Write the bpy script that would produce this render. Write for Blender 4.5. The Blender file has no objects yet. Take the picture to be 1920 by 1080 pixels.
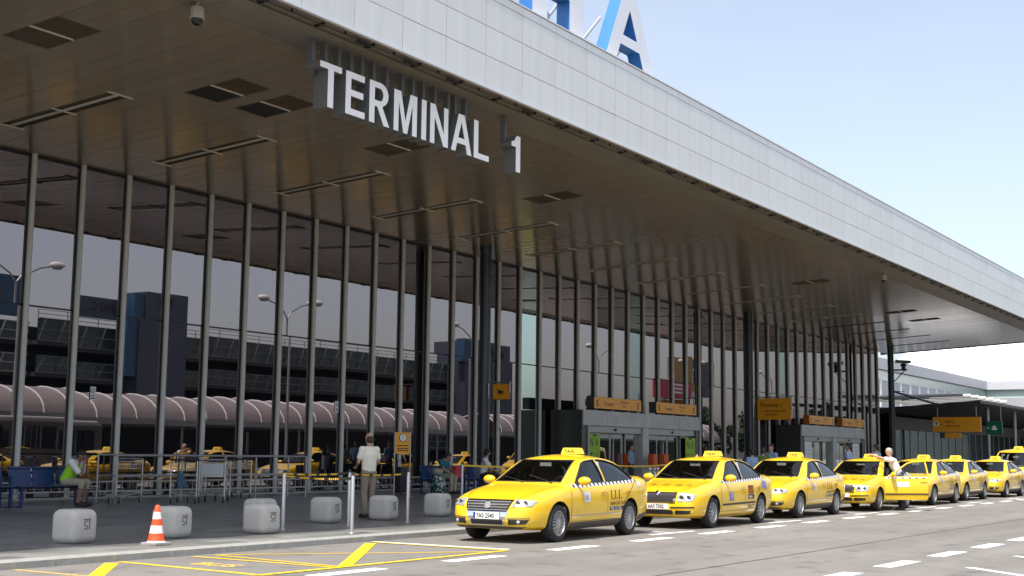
import bpy, bmesh, math, random
from mathutils import Vector, Matrix
from mathutils.bvhtree import BVHTree
R = math.radians
random.seed(7)
SC = bpy.context.scene
COL = SC.collection

# ------------------------------------------------------------------ camera, sky, sun, exposure
yaw, pitch, roll = R(56.843), R(7.308), R(.631)
fw = Vector((math.sin(yaw)*math.cos(pitch), math.cos(yaw)*math.cos(pitch), math.sin(pitch)))
rt = Vector((math.cos(yaw), -math.sin(yaw), 0)); up = rt.cross(fw)
r2 = math.cos(roll)*rt + math.sin(roll)*up; u2 = -math.sin(roll)*rt + math.cos(roll)*up
cd = bpy.data.cameras.new('camera'); cam = bpy.data.objects.new('camera', cd); COL.objects.link(cam)
cd.sensor_width = 36; cd.lens = 2429.0/1920*36; cd.clip_end = 3000; cd.clip_start = .05
cam.matrix_world = Matrix(((r2.x, u2.x, -fw.x, 0), (r2.y, u2.y, -fw.y, 0), (r2.z, u2.z, -fw.z, 1.4885), (0, 0, 0, 1)))
SC.camera = cam
sdir = Vector((-.46, -.064, 1)).normalized()
W = bpy.data.worlds.new('World'); SC.world = W; W.use_nodes = True
wn = W.node_tree; wn.nodes.clear()
wo = wn.nodes.new('ShaderNodeOutputWorld'); wb = wn.nodes.new('ShaderNodeBackground'); sk = wn.nodes.new('ShaderNodeTexSky')
sk.sky_type = 'NISHITA'; sk.sun_disc = False
sk.sun_elevation = math.asin(sdir.z); sk.sun_rotation = math.atan2(sdir.x, sdir.y)
sk.air_density = 1.0; sk.dust_density = 3.5; sk.ozone_density = 1.2; sk.altitude = 300
wb.inputs[1].default_value = .14
hs_ = wn.nodes.new('ShaderNodeHueSaturation'); hs_.inputs['Saturation'].default_value = .66
wn.links.new(sk.outputs[0], hs_.inputs['Color']); 
wtc = wn.nodes.new('ShaderNodeTexCoord'); wmp = wn.nodes.new('ShaderNodeMapping'); wmp.inputs['Scale'].default_value = (1.6, 1.6, 5)
wno = wn.nodes.new('ShaderNodeTexNoise'); wno.inputs['Scale'].default_value = 1.7; wno.inputs['Detail'].default_value = 7; wno.inputs['Roughness'].default_value = .6
wmr = wn.nodes.new('ShaderNodeMapRange'); wmr.inputs[1].default_value = .48; wmr.inputs[2].default_value = .80; wmr.inputs[4].default_value = .28
wmx = wn.nodes.new('ShaderNodeMix'); wmx.data_type = 'RGBA'; wmx.inputs[7].default_value = (3.3, 3.45, 3.6, 1)      # thin haze cloud
wn.links.new(wtc.outputs['Generated'], wmp.inputs[0]); wn.links.new(wmp.outputs[0], wno.inputs['Vector']); wn.links.new(wno.outputs[0], wmr.inputs[0])
wn.links.new(wmr.outputs[0], wmx.inputs[0]); wn.links.new(hs_.outputs[0], wmx.inputs[6]); wn.links.new(wmx.outputs[2], wb.inputs[0]); wn.links.new(wb.outputs[0], wo.inputs[0])
sd = bpy.data.lights.new('sun', 'SUN'); sd.energy = 3.3; sd.angle = R(.53); sd.color = (1, .95, .88)
sun = bpy.data.objects.new('sun', sd); COL.objects.link(sun)
sun.rotation_euler = sdir.to_track_quat('Z', 'Y').to_euler(); sun.location = (0, 0, 60)
SC.view_settings.view_transform = 'Standard'; SC.view_settings.look = 'None'
SC.view_settings.exposure = .93; SC.view_settings.gamma = 1; SC.view_settings.use_curve_mapping = False
SC.render.engine = 'CYCLES'
SC.cycles.max_bounces = 8; SC.cycles.transparent_max_bounces = 8; SC.cycles.glossy_bounces = 5
SC.cycles.caustics_reflective = False; SC.cycles.caustics_refractive = False

# ------------------------------------------------------------------ materials
def mat(name, col, rough=.6, metal=0, spec=.5, var=0, vscale=8, bump=0, bscale=60, coat=0, var2=None, stretch=None, emit=0):
    m = bpy.data.materials.new(name); m.use_nodes = True; nt = m.node_tree; b = nt.nodes['Principled BSDF']
    c = tuple(col)+(1,)
    b.inputs['Base Color'].default_value = c; b.inputs['Roughness'].default_value = rough; b.inputs['Metallic'].default_value = metal
    b.inputs['Specular IOR Level'].default_value = spec
    if coat: b.inputs['Coat Weight'].default_value = coat; b.inputs['Coat Roughness'].default_value = .04
    if emit: b.inputs['Emission Color'].default_value = c; b.inputs['Emission Strength'].default_value = emit
    if var or bump:
        tc = nt.nodes.new('ShaderNodeTexCoord'); src = tc.outputs['Object']
        if stretch:
            mp = nt.nodes.new('ShaderNodeMapping'); mp.inputs['Scale'].default_value = stretch
            nt.links.new(src, mp.inputs[0]); src = mp.outputs[0]
    if var:
        n = nt.nodes.new('ShaderNodeTexNoise'); n.inputs['Scale'].default_value = vscale; n.inputs['Detail'].default_value = 6; n.inputs['Roughness'].default_value = .65
        nt.links.new(src, n.inputs['Vector'])
        mx = nt.nodes.new('ShaderNodeMix'); mx.data_type = 'RGBA'
        lo = tuple(max(0, v*(1-var)) for v in col)+(1,); hi = tuple(min(1, v*(1+var)) for v in (var2 or col))+(1,)
        mx.inputs[6].default_value = lo; mx.inputs[7].default_value = hi
        rp = nt.nodes.new('ShaderNodeMapRange'); rp.inputs[1].default_value = .3; rp.inputs[2].default_value = .7
        nt.links.new(n.outputs[0], rp.inputs[0]); nt.links.new(rp.outputs[0], mx.inputs[0]); nt.links.new(mx.outputs[2], b.inputs['Base Color'])
        rr = nt.nodes.new('ShaderNodeMapRange'); rr.inputs[3].default_value = max(0, rough-.07); rr.inputs[4].default_value = min(1, rough+.07)
        nt.links.new(n.outputs[0], rr.inputs[0]); nt.links.new(rr.outputs[0], b.inputs['Roughness'])
    if bump:
        n2 = nt.nodes.new('ShaderNodeTexNoise'); n2.inputs['Scale'].default_value = bscale; n2.inputs['Detail'].default_value = 5
        bp = nt.nodes.new('ShaderNodeBump'); bp.inputs['Strength'].default_value = bump; bp.inputs['Distance'].default_value = .02
        nt.links.new(src, n2.inputs['Vector']); nt.links.new(n2.outputs[0], bp.inputs['Height']); nt.links.new(bp.outputs[0], b.inputs['Normal'])
    return m

def mirror_glass(name, col, dark=(.006, .007, .009), rough=0.0, fac=1.0):
    """coated dark facade glass: dark body under a tinted partial mirror that strengthens towards grazing"""
    m = bpy.data.materials.new(name); m.use_nodes = True; nt = m.node_tree; nt.nodes.clear()
    o = nt.nodes.new('ShaderNodeOutputMaterial'); a = nt.nodes.new('ShaderNodeAddShader')
    d = nt.nodes.new('ShaderNodeBsdfDiffuse'); d.inputs[0].default_value = dark+(1,)
    g = nt.nodes.new('ShaderNodeBsdfGlossy'); g.inputs['Roughness'].default_value = rough
    lw = nt.nodes.new('ShaderNodeFresnel'); lw.inputs[0].default_value = 1.5
    mr = nt.nodes.new('ShaderNodeMapRange'); mr.inputs[1].default_value = .04; mr.inputs[2].default_value = .55; mr.inputs[3].default_value = 1.0*fac; mr.inputs[4].default_value = 1.2*fac
    vm = nt.nodes.new('ShaderNodeVectorMath'); vm.operation = 'SCALE'; vm.inputs[0].default_value = col
    nt.links.new(lw.outputs[0], mr.inputs[0]); nt.links.new(mr.outputs[0], vm.inputs['Scale']); nt.links.new(vm.outputs[0], g.inputs[0])
    nt.links.new(d.outputs[0], a.inputs[0]); nt.links.new(g.outputs[0], a.inputs[1]); nt.links.new(a.outputs[0], o.inputs[0])
    return m

def clear_glass(name, tint, refl=(1, 1, 1), ior=1.5):
    m = bpy.data.materials.new(name); m.use_nodes = True; nt = m.node_tree; nt.nodes.clear()
    o = nt.nodes.new('ShaderNodeOutputMaterial'); mx = nt.nodes.new('ShaderNodeMixShader')
    t = nt.nodes.new('ShaderNodeBsdfTransparent'); t.inputs[0].default_value = tint+(1,)
    g = nt.nodes.new('ShaderNodeBsdfGlossy'); g.inputs[0].default_value = refl+(1,); g.inputs['Roughness'].default_value = .01
    f = nt.nodes.new('ShaderNodeFresnel'); f.inputs[0].default_value = ior
    nt.links.new(f.outputs[0], mx.inputs[0]); nt.links.new(t.outputs[0], mx.inputs[1]); nt.links.new(g.outputs[0], mx.inputs[2]); nt.links.new(mx.outputs[0], o.inputs[0])
    return m

def ground_mat(name, lo, hi, speck, rough, tile=None, joint=(.05, .05, .05), big=.35, cracks=False):
    m = bpy.data.materials.new(name); m.use_nodes = True; nt = m.node_tree; b = nt.nodes['Principled BSDF']; L = nt.links.new
    tc = nt.nodes.new('ShaderNodeTexCoord')
    n1 = nt.nodes.new('ShaderNodeTexNoise'); n1.inputs['Scale'].default_value = big; n1.inputs['Detail'].default_value = 8; n1.inputs['Roughness'].default_value = .6
    n2 = nt.nodes.new('ShaderNodeTexNoise'); n2.inputs['Scale'].default_value = speck; n2.inputs['Detail'].default_value = 3
    L(tc.outputs['Object'], n1.inputs[0]); L(tc.outputs['Object'], n2.inputs[0])
    m1 = nt.nodes.new('ShaderNodeMix'); m1.data_type = 'RGBA'; m1.inputs[6].default_value = lo+(1,); m1.inputs[7].default_value = hi+(1,)
    r1 = nt.nodes.new('ShaderNodeMapRange'); r1.inputs[1].default_value = .3; r1.inputs[2].default_value = .7
    L(n1.outputs[0], r1.inputs[0]); L(r1.outputs[0], m1.inputs[0])
    m2 = nt.nodes.new('ShaderNodeMix'); m2.data_type = 'RGBA'; m2.blend_type = 'MULTIPLY'; m2.inputs[0].default_value = 1
    cr = nt.nodes.new('ShaderNodeMapRange'); cr.inputs[1].default_value = .3; cr.inputs[2].default_value = .7; cr.inputs[3].default_value = .72; cr.inputs[4].default_value = 1.25
    L(n2.outputs[0], cr.inputs[0]); L(m1.outputs[2], m2.inputs[6]); L(cr.outputs[0], m2.inputs[7])
    last = m2.outputs[2]
    bp = nt.nodes.new('ShaderNodeBump'); bp.inputs['Strength'].default_value = .5; bp.inputs['Distance'].default_value = .008; L(n2.outputs[0], bp.inputs['Height'])
    nrm = bp.outputs[0]
    if tile:
        br = nt.nodes.new('ShaderNodeTexBrick'); br.inputs['Scale'].default_value = 1; br.inputs['Brick Width'].default_value = tile[0]; br.inputs['Row Height'].default_value = tile[1]
        br.inputs['Mortar Size'].default_value = .006; br.inputs['Mortar Smooth'].default_value = .1; br.offset = .5
        br.inputs['Color1'].default_value = (.76, .76, .76, 1); br.inputs['Color2'].default_value = (1.22, 1.22, 1.22, 1); br.inputs['Mortar'].default_value = (.32, .32, .32, 1)
        L(tc.outputs['Object'], br.inputs[0])
        m3 = nt.nodes.new('ShaderNodeMix'); m3.data_type = 'RGBA'; m3.blend_type = 'MULTIPLY'; m3.inputs[0].default_value = 1
        L(last, m3.inputs[6]); L(br.outputs[0], m3.inputs[7]); last = m3.outputs[2]
        b2 = nt.nodes.new('ShaderNodeBump'); b2.invert = True; b2.inputs['Strength'].default_value = .5; b2.inputs['Distance'].default_value = .006
        L(br.outputs['Fac'], b2.inputs['Height']); L(nrm, b2.inputs['Normal']); nrm = b2.outputs[0]
    if cracks:
        # long tyre-polished streaks and oil drips along the lanes
        mp = nt.nodes.new('ShaderNodeMapping'); mp.inputs['Scale'].default_value = (.05, 1.1, 1); L(tc.outputs['Object'], mp.inputs[0])
        n3 = nt.nodes.new('ShaderNodeTexNoise'); n3.inputs['Scale'].default_value = 1; n3.inputs['Detail'].default_value = 4; L(mp.outputs[0], n3.inputs[0])
        c3 = nt.nodes.new('ShaderNodeMapRange'); c3.inputs[1].default_value = .35; c3.inputs[2].default_value = .65; c3.inputs[3].default_value = .88; c3.inputs[4].default_value = 1.08
        L(n3.outputs[0], c3.inputs[0])
        m4 = nt.nodes.new('ShaderNodeMix'); m4.data_type = 'RGBA'; m4.blend_type = 'MULTIPLY'; m4.inputs[0].default_value = 1
        L(last, m4.inputs[6]); L(c3.outputs[0], m4.inputs[7]); last = m4.outputs[2]
        n5 = nt.nodes.new('ShaderNodeTexNoise'); n5.inputs['Scale'].default_value = 1.9; n5.inputs['Detail'].default_value = 5; n5.inputs['Roughness'].default_value = .55; L(tc.outputs['Object'], n5.inputs[0])
        c5 = nt.nodes.new('ShaderNodeMapRange'); c5.inputs[1].default_value = .55; c5.inputs[2].default_value = .70; c5.inputs[3].default_value = 1; c5.inputs[4].default_value = .62; L(n5.outputs[0], c5.inputs[0])
        m5 = nt.nodes.new('ShaderNodeMix'); m5.data_type = 'RGBA'; m5.blend_type = 'MULTIPLY'; m5.inputs[0].default_value = 1
        L(last, m5.inputs[6]); L(c5.outputs[0], m5.inputs[7]); last = m5.outputs[2]
    L(last, b.inputs['Base Color']); L(nrm, b.inputs['Normal']); b.inputs['Roughness'].default_value = rough
    return m

def paint_mat(name, col, wear=.3):
    """road paint, worn through in patches"""
    m = mat(name, col, .6, var=.08, vscale=3); nt = m.node_tree; b = nt.nodes['Principled BSDF']; L = nt.links.new
    o = [n for n in nt.nodes if n.type == 'OUTPUT_MATERIAL'][0]
    tc = nt.nodes.new('ShaderNodeTexCoord'); n = nt.nodes.new('ShaderNodeTexNoise'); n.inputs['Scale'].default_value = 22; n.inputs['Detail'].default_value = 6; n.inputs['Roughness'].default_value = .75
    L(tc.outputs['Object'], n.inputs[0])
    r = nt.nodes.new('ShaderNodeMapRange'); r.inputs[1].default_value = wear; r.inputs[2].default_value = wear+.08; L(n.outputs[0], r.inputs[0])
    t = nt.nodes.new('ShaderNodeBsdfTransparent'); mx = nt.nodes.new('ShaderNodeMixShader')
    L(r.outputs[0], mx.inputs[0]); L(t.outputs[0], mx.inputs[1]); L(b.outputs[0], mx.inputs[2]); L(mx.outputs[0], o.inputs[0])
    return m

M = {}
M['asphalt'] = ground_mat('asphalt', (.158, .147, .134), (.203, .191, .175), 130, .85, cracks=True)
M['pave'] = ground_mat('pavement_slabs', (.135, .137, .132), (.175, .177, .17), 90, .36, tile=(.8, .4), big=1.2)
M['apron'] = ground_mat('pavement_edge_slabs', (.155, .155, .145), (.20, .198, .187), 90, .7, tile=(.8, .4), big=1.2)
M['kerb'] = mat('kerb_granite', (.30, .30, .28), .8, var=.16, vscale=9, bump=.3, bscale=120)
M['yellow_line'] = paint_mat('yellow_road_paint', (.85, .55, .02), .30)
M['yellow_faded'] = paint_mat('faded_yellow_road_paint', (.85, .55, .10), .40)
M['white_line'] = paint_mat('white_road_paint', (.82, .82, .80), .30)
M['tar'] = mat('tar_seam', (.06, .06, .06), .7)
M['panel'] = mat('aluminium_panel', (.73, .725, .705), .36, metal=.2, var=.05, vscale=1.3, stretch=(2.5, 2.5, .25), bump=.015, bscale=1.5)
M['panel_b'] = mat('aluminium_panel_dull', (.715, .71, .69), .38, metal=.2, var=.05, vscale=1.5, stretch=(2.5, 2.5, .25), bump=.015, bscale=1.5)
M['lip'] = mat('bright_trim', (.75, .75, .75), .4, metal=.3)
M['soffit'] = mat('soffit_plank_metal', (.245, .205, .152), .15, metal=.0, spec=.74, var=.10, vscale=1.2, stretch=(1, .12, 1), bump=.02, bscale=2)
M['soffit_b'] = mat('soffit_plank_metal_b', (.228, .192, .142), .17, metal=.0, spec=.74, var=.10, vscale=1.4, stretch=(1, .12, 1), bump=.02, bscale=2)
M['soffit_edge'] = mat('soffit_border_metal', (.20, .185, .16), .45, var=.15, vscale=1.5)
M['gap'] = mat('dark_gap', (.02, .02, .02), .8)
M['hatch'] = mat('mesh_hatch_brown', (.085, .068, .045), .6, var=.2, vscale=3, bump=.4, bscale=90)
M['hatch_dark'] = mat('open_hatch_dark', (.02, .022, .02), .7)
M['trim'] = mat('pale_trim', (.70, .66, .56), .5)
M['glass'] = mirror_glass('facade_glass', (.268, .238, .240))
M['glass_green'] = mirror_glass('replaced_green_glass', (.40, .47, .45))
M['glass_grey'] = mirror_glass('replaced_grey_glass', (.20, .225, .225))
M['mullion'] = mat('mullion_grey', (.56, .57, .54), .45, metal=0, var=.06, vscale=2)
M['frame_dark'] = mat('dark_frame', (.03, .03, .033), .4, metal=.3)
M['column'] = mat('column_blue_black', (.012, .022, .034), .32, var=.1, vscale=1.5)
M['granite'] = mat('dark_granite', (.042, .044, .046), .35, var=.25, vscale=3, bump=.02, bscale=30)
M['granite_lt'] = mat('portal_metal_panel', (.46, .465, .455), .45, metal=.05, var=.15, vscale=2)
M['door_frame'] = mat('door_aluminium', (.33, .34, .34), .35, metal=.6)
M['door_glass'] = mirror_glass('door_glass', (.55, .58, .57), (.012, .014, .015))
M['lime'] = mat('lime_banner', (.30, .52, .035), .6)
M['black'] = mat('black_print', (.012, .012, .012), .5)
M['black_rubber'] = mat('black_rubber', (.018, .018, .018), .75, var=.2, vscale=20)
M['sign'] = mat('orange_sign', (.86, .36, .015), .4, var=.04, vscale=4)
M['sign_dark'] = mat('sign_box_side', (.05, .05, .055), .5)
M['sign_edge'] = mat('sign_orange_side', (.45, .13, .01), .5)
M['green'] = mat('green_sign', (.0, .10, .045), .4)
M['white'] = mat('white_enamel', (.80, .80, .79), .4, var=.03, vscale=3)
M['letter'] = mat('letter_white', (.90, .90, .90), .35, var=.03, vscale=2)
M['letter_side'] = mat('letter_side_grey', (.14, .145, .14), .5)
M['letter_face'] = mat('roof_letter_face', (.80, .82, .87), .4, var=.03, vscale=1)
M['blue_side'] = mat('roof_letter_blue', (.03, .17, .48), .4)
M['steel'] = mat('brushed_steel', (.52, .52, .52), .42, metal=.75)
M['galv'] = mat('galvanised_steel', (.42, .43, .43), .4, metal=.7, var=.1, vscale=12)
M['concrete'] = mat('cast_stone', (.46, .45, .42), .85, var=.11, vscale=26, bump=.35, bscale=140)
M['carving'] = mat('carved_mark', (.06, .06, .058), .9)
M['bench'] = mat('bench_blue', (.009, .038, .14), .38, var=.1, vscale=6)
M['cone_red'] = mat('cone_orange', (.85, .085, .02), .5, var=.06, vscale=6)
M['cone_white'] = mat('cone_white', (.80, .78, .75), .5, var=.08, vscale=7)
M['cone_base'] = mat('cone_base', (.35, .32, .30), .8, var=.2, vscale=8)
M['tape'] = mat('black_tape', (.015, .014, .012), .5)
M['tape_y'] = mat('yellow_tape_print', (.80, .50, .02), .5)
M['taxi'] = mat('taxi_yellow', (.86, .545, .012), .30, spec=.5, coat=.8, var=.015, vscale=.8)
M['taxi_sign'] = mat('taxi_sign_yellow', (.85, .62, .05), .4)
M['trimblack'] = mat('black_plastic', (.022, .022, .022), .5, var=.1, vscale=10)
M['sill'] = mat('grey_sill_plastic', (.075, .068, .06), .6)
M['chrome'] = mat('chrome', (.75, .75, .76), .12, metal=1)
M['rim'] = mat('rim_silver', (.46, .46, .47), .35, metal=.7)
M['tyre'] = mat('tyre', (.022, .021, .021), .8, var=.15, vscale=14)
M['carglass'] = clear_glass('car_glass', (.70, .77, .77), ior=1.55)
M['lampglass'] = mat('headlamp_lens', (.62, .64, .66), .08, metal=.55, coat=.6)
M['lampdark'] = mat('headlamp_inner', (.12, .12, .125), .2, metal=.7)
M['interior'] = mat('car_interior', (.12, .118, .115), .7)
M['interior_lt'] = mat('car_interior_light', (.45, .43, .40), .8)
M['plate'] = mat('plate_white', (.78, .78, .76), .4)
M['plate_blue'] = mat('plate_blue', (.01, .05, .30), .4)
M['red'] = mat('tail_red', (.45, .01, .01), .2, coat=.5)
M['decal_lilac'] = mat('lilac_decal', (.22, .20, .48), .4)
M['decal_red'] = mat('brown_red_decal', (.20, .04, .012), .4)
M['decal_white'] = mat('white_decal', (.72, .72, .74), .4)
M['mirrorglass'] = mat('mirror_silver', (.7, .7, .7), .03, metal=1)
M['skin'] = mat('skin', (.42, .235, .16), .55, var=.1, vscale=9)
M['skin_tan'] = mat('skin_tanned', (.25, .125, .08), .55, var=.1, vscale=9)
M['hair_dark'] = mat('hair_dark', (.012, .010, .009), .6, bump=.4, bscale=90)
M['hair_grey'] = mat('hair_grey', (.34, .33, .31), .6, bump=.5, bscale=90)
M['hair_brown'] = mat('hair_brown', (.045, .024, .016), .6, bump=.4, bscale=90)
M['shirt_cream'] = mat('shirt_cream', (.72, .70, .60), .85, var=.06, vscale=5, bump=.25, bscale=9)
M['shirt_white'] = mat('shirt_white', (.78, .76, .78), .85, var=.04, vscale=5, bump=.25, bscale=9)
M['shirt_blue'] = mat('shirt_blue', (.20, .30, .47), .85, var=.06, vscale=5, bump=.25, bscale=9)
M['shirt_teal'] = mat('shirt_teal', (.015, .13, .17), .85, var=.1, vscale=6)
M['shirt_green'] = mat('shirt_green', (.085, .15, .035), .85, var=.1, vscale=6)
M['hivis'] = mat('hi_vis_vest', (.33, .72, .03), .75, var=.06, vscale=6)
M['hivis_band'] = mat('hi_vis_band', (.55, .56, .52), .4)
M['khaki'] = mat('khaki_trousers', (.22, .185, .14), .85, var=.08, vscale=6, bump=.3, bscale=8)
M['shorts'] = mat('beige_shorts', (.38, .33, .25), .85, var=.08, vscale=6)
M['trouser_dark'] = mat('dark_trousers', (.02, .02, .024), .8)
M['shoe'] = mat('shoe_brown', (.03, .02, .015), .6)
M['purple'] = mat('purple_suitcase', (.022, .012, .03), .5)
M['redbag'] = mat('red_white_bag', (.50, .03, .05), .6)
def floral():
    m = mat('floral_bag', (.02, .08, .09), .7); nt = m.node_tree; b = nt.nodes['Principled BSDF']
    tc = nt.nodes.new('ShaderNodeTexCoord'); v = nt.nodes.new('ShaderNodeTexVoronoi'); v.inputs['Scale'].default_value = 17
    cr = nt.nodes.new('ShaderNodeValToRGB'); e = cr.color_ramp.elements; cr.color_ramp.interpolation = 'CONSTANT'
    e[0].color = (.012, .03, .03, 1); e[1].position = .45; e[1].color = (.03, .20, .22, 1)
    a = e.new(.62); a.color = (.55, .52, .44, 1); a = e.new(.80); a.color = (.02, .05, .04, 1)
    nt.links.new(tc.outputs['Object'], v.inputs[0]); nt.links.new(v.outputs['Color'], cr.inputs[0]); nt.links.new(cr.outputs[0], b.inputs['Base Color'])
    return m
M['floral'] = floral()
M['wall_pale'] = mat('pale_wall_panel', (.50, .51, .53), .6, var=.06, vscale=.5)
M['wall_grey'] = mat('grey_wall_panel', (.36, .37, .39), .6, var=.06, vscale=.5)
M['wall_green'] = mat('pale_green_glazing', (.42, .52, .46), .3, var=.05, vscale=.4)
M['roof_white'] = mat('white_membrane_roof', (.88, .88, .88), .8, var=.03, vscale=.2)
M['dark_roof'] = mat('dark_canopy_metal', (.045, .043, .042), .55, var=.2, vscale=1)
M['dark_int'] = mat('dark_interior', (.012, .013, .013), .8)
M['int_wall'] = mat('interior_surfaces', (.05, .052, .05), .8)  # even dark grey base colour of the inner wall, not emissive
M['teal_glass'] = mat('car_park_teal_glass', (.014, .032, .033), .25, var=.2, vscale=.6)
M['cp_frame'] = mat('car_park_frames', (.15, .17, .17), .5)
M['cp_frame_lt'] = mat('car_park_frames_pale', (.30, .34, .34), .5)
M['cp_conc'] = mat('car_park_concrete', (.05, .05, .05), .8, var=.15, vscale=.5)
M['tower_blue'] = mat('tower_blue_cladding', (.020, .07, .14), .45, var=.1, vscale=.5)
M['tower_grey'] = mat('tower_grey_cladding', (.05, .06, .09), .5, var=.1, vscale=.5)
M['vault'] = mat('vault_polycarbonate', (.26, .225, .215), .2, var=.08, vscale=.8)
M['coach'] = mat('coach_grey', (.10, .09, .09), .25, coat=.6)
M['coach_roof'] = mat('coach_roof_pale', (.60, .56, .55), .4)
M['bb_red'] = mat('red_poster', (.42, .015, .055), .5, var=.08, vscale=.6)
M['bb_ochre'] = mat('ochre_cladding', (.33, .19, .03), .5, var=.3, vscale=.9)
M['bark'] = mat('bark', (.06, .045, .03), .9)
M['leaf'] = mat('leaf', (.025, .045, .015), .7, var=.5, vscale=2)
M['lamp_pole'] = mat('lamp_pole_grey', (.30, .31, .31), .45, metal=.5)
M['lamp_head'] = mat('lamp_head_white', (.75, .72, .70), .4)
M['cctv'] = mat('cctv_white', (.50, .47, .42), .4)
M['smoke'] = mat('smoked_dome', (.008, .008, .009), .08)
M['orange_bin'] = mat('orange_seat', (.62, .10, .02), .5)

# ------------------------------------------------------------------ mesh helpers
class MB:
    def __init__(s): s.v = []; s.f = []; s.m = []
    def add(s, vs, fs, m=0):
        o = len(s.v); s.v += [tuple(p) for p in vs]; s.f += [tuple(i+o for i in f) for f in fs]; s.m += [m]*len(fs); return s
    def box(s, x0, x1, y0, y1, z0, z1, m=0, b=0):
        if not b:
            vs = [(x, y, z) for x in (x0, x1) for y in (y0, y1) for z in (z0, z1)]
            return s.add(vs, [(0, 1, 3, 2), (4, 6, 7, 5), (0, 4, 5, 1), (2, 3, 7, 6), (0, 2, 6, 4), (1, 5, 7, 3)], m)
        bm = bmesh.new(); bmesh.ops.create_cube(bm, size=1)
        for v in bm.verts: v.co = Vector(((x0+x1)/2+v.co.x*(x1-x0), (y0+y1)/2+v.co.y*(y1-y0), (z0+z1)/2+v.co.z*(z1-z0)))
        bmesh.ops.bevel(bm, geom=bm.edges[:], offset=b, segments=2, affect='EDGES', profile=.6)
        bm.verts.index_update(); s.add([v.co for v in bm.verts], [[v.index for v in f.verts] for f in bm.faces], m); bm.free(); return s
    def obox(s, M4, sx, sy, sz, m=0):
        vs = [M4 @ Vector((x*sx/2, y*sy/2, z*sz/2)) for x in (-1, 1) for y in (-1, 1) for z in (-1, 1)]
        return s.add(vs, [(0, 1, 3, 2), (4, 6, 7, 5), (0, 4, 5, 1), (2, 3, 7, 6), (0, 2, 6, 4), (1, 5, 7, 3)], m)
    def quad(s, pts, m=0): return s.add(pts, [tuple(range(len(pts)))], m)
    def tube(s, path, r, n=8, m=0, closed=False):
        P = [Vector(p) for p in path]; k = len(P); rs = r if isinstance(r, (list, tuple)) else [r]*k
        rings = []; prev = None
        for i, p in enumerate(P):
            if closed: t = P[(i+1) % k]-P[i-1]
            else: t = P[min(i+1, k-1)]-P[max(i-1, 0)]
            t.normalize()
            if prev is None: a = t.orthogonal().normalized()
            else: a = (prev-t*prev.dot(t)).normalized()
            prev = a; b = t.cross(a)
            rings.append([p+(a*math.cos(2*math.pi*j/n)+b*math.sin(2*math.pi*j/n))*rs[i] for j in range(n)])
        vs = [q for rg in rings for q in rg]; fs = []
        for i in range(k if closed else k-1):
            i2 = (i+1) % k
            for j in range(n): fs.append((i*n+j, i*n+(j+1) % n, i2*n+(j+1) % n, i2*n+j))
        if not closed: fs += [tuple(range(n-1, -1, -1)), tuple((k-1)*n+j for j in range(n))]
        return s.add(vs, fs, m)
    def cyl(s, c, r, h, n=20, m=0): return s.tube([(c[0], c[1], c[2]), (c[0], c[1], c[2]+h)], r, n, m)
    def lathe(s, prof, M4=None, n=24, m=0, mats=None):
        M4 = M4 or Matrix(); k = len(prof)
        vs = [M4 @ Vector((r*math.cos(2*math.pi*j/n), r*math.sin(2*math.pi*j/n), z)) for r, z in prof for j in range(n)]
        for i in range(k-1): s.add([vs[i*n+j] for j in range(n)]+[vs[(i+1)*n+j] for j in range(n)], [(j, (j+1) % n, n+(j+1) % n, n+j) for j in range(n)], mats[i] if mats else m)
        return s
    def ball(s, c, r, m=0, n=10, k=7):
        if not isinstance(r, (tuple, list)): r = (r, r, r)
        vs = []; fs = []
        for i in range(k+1):
            t = math.pi*i/k
            for j in range(n): a = 2*math.pi*j/n; vs.append((c[0]+r[0]*math.sin(t)*math.cos(a), c[1]+r[1]*math.sin(t)*math.sin(a), c[2]+r[2]*math.cos(t)))
        for i in range(k):
            for j in range(n): fs.append((i*n+j, (i+1)*n+j, (i+1)*n+(j+1) % n, i*n+(j+1) % n))
        return s.add(vs, fs, m)
    def prism(s, poly, fn, d0, d1, m=0, ms=None):
        n = len(poly); vs = [fn(p[0], p[1], d0) for p in poly]+[fn(p[0], p[1], d1) for p in poly]
        s.add(vs, [tuple(range(n-1, -1, -1)), tuple(range(n, 2*n))], m)
        o = len(s.v)-2*n; s.f += [tuple(o+q for q in (i, (i+1) % n, n+(i+1) % n, n+i)) for i in range(n)]; s.m += [m if ms is None else ms]*n; return s
    def xf(s, M4): s.v = [tuple(M4 @ Vector(p)) for p in s.v]; return s
    def join(s, o, m=0): return s.add(o.v, o.f, m)
    def mesh(s, name, mats, smooth=0):
        me = bpy.data.meshes.new(name); me.from_pydata(s.v, [], s.f)
        for q in (mats if isinstance(mats, (list, tuple)) else [mats]): me.materials.append(M[q] if isinstance(q, str) else q)
        me.polygons.foreach_set('material_index', s.m)
        bm = bmesh.new(); bm.from_mesh(me); bmesh.ops.remove_doubles(bm, verts=bm.verts, dist=1e-5); bmesh.ops.recalc_face_normals(bm, faces=bm.faces); bm.to_mesh(me); bm.free()
        if smooth:
            me.polygons.foreach_set('use_smooth', [True]*len(me.polygons)); me.set_sharp_from_angle(angle=R(smooth))
        me.update(); return me
    def build(s, name, mats, parent=None, smooth=0): return link(name, s.mesh(name, mats, smooth), parent)

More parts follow.
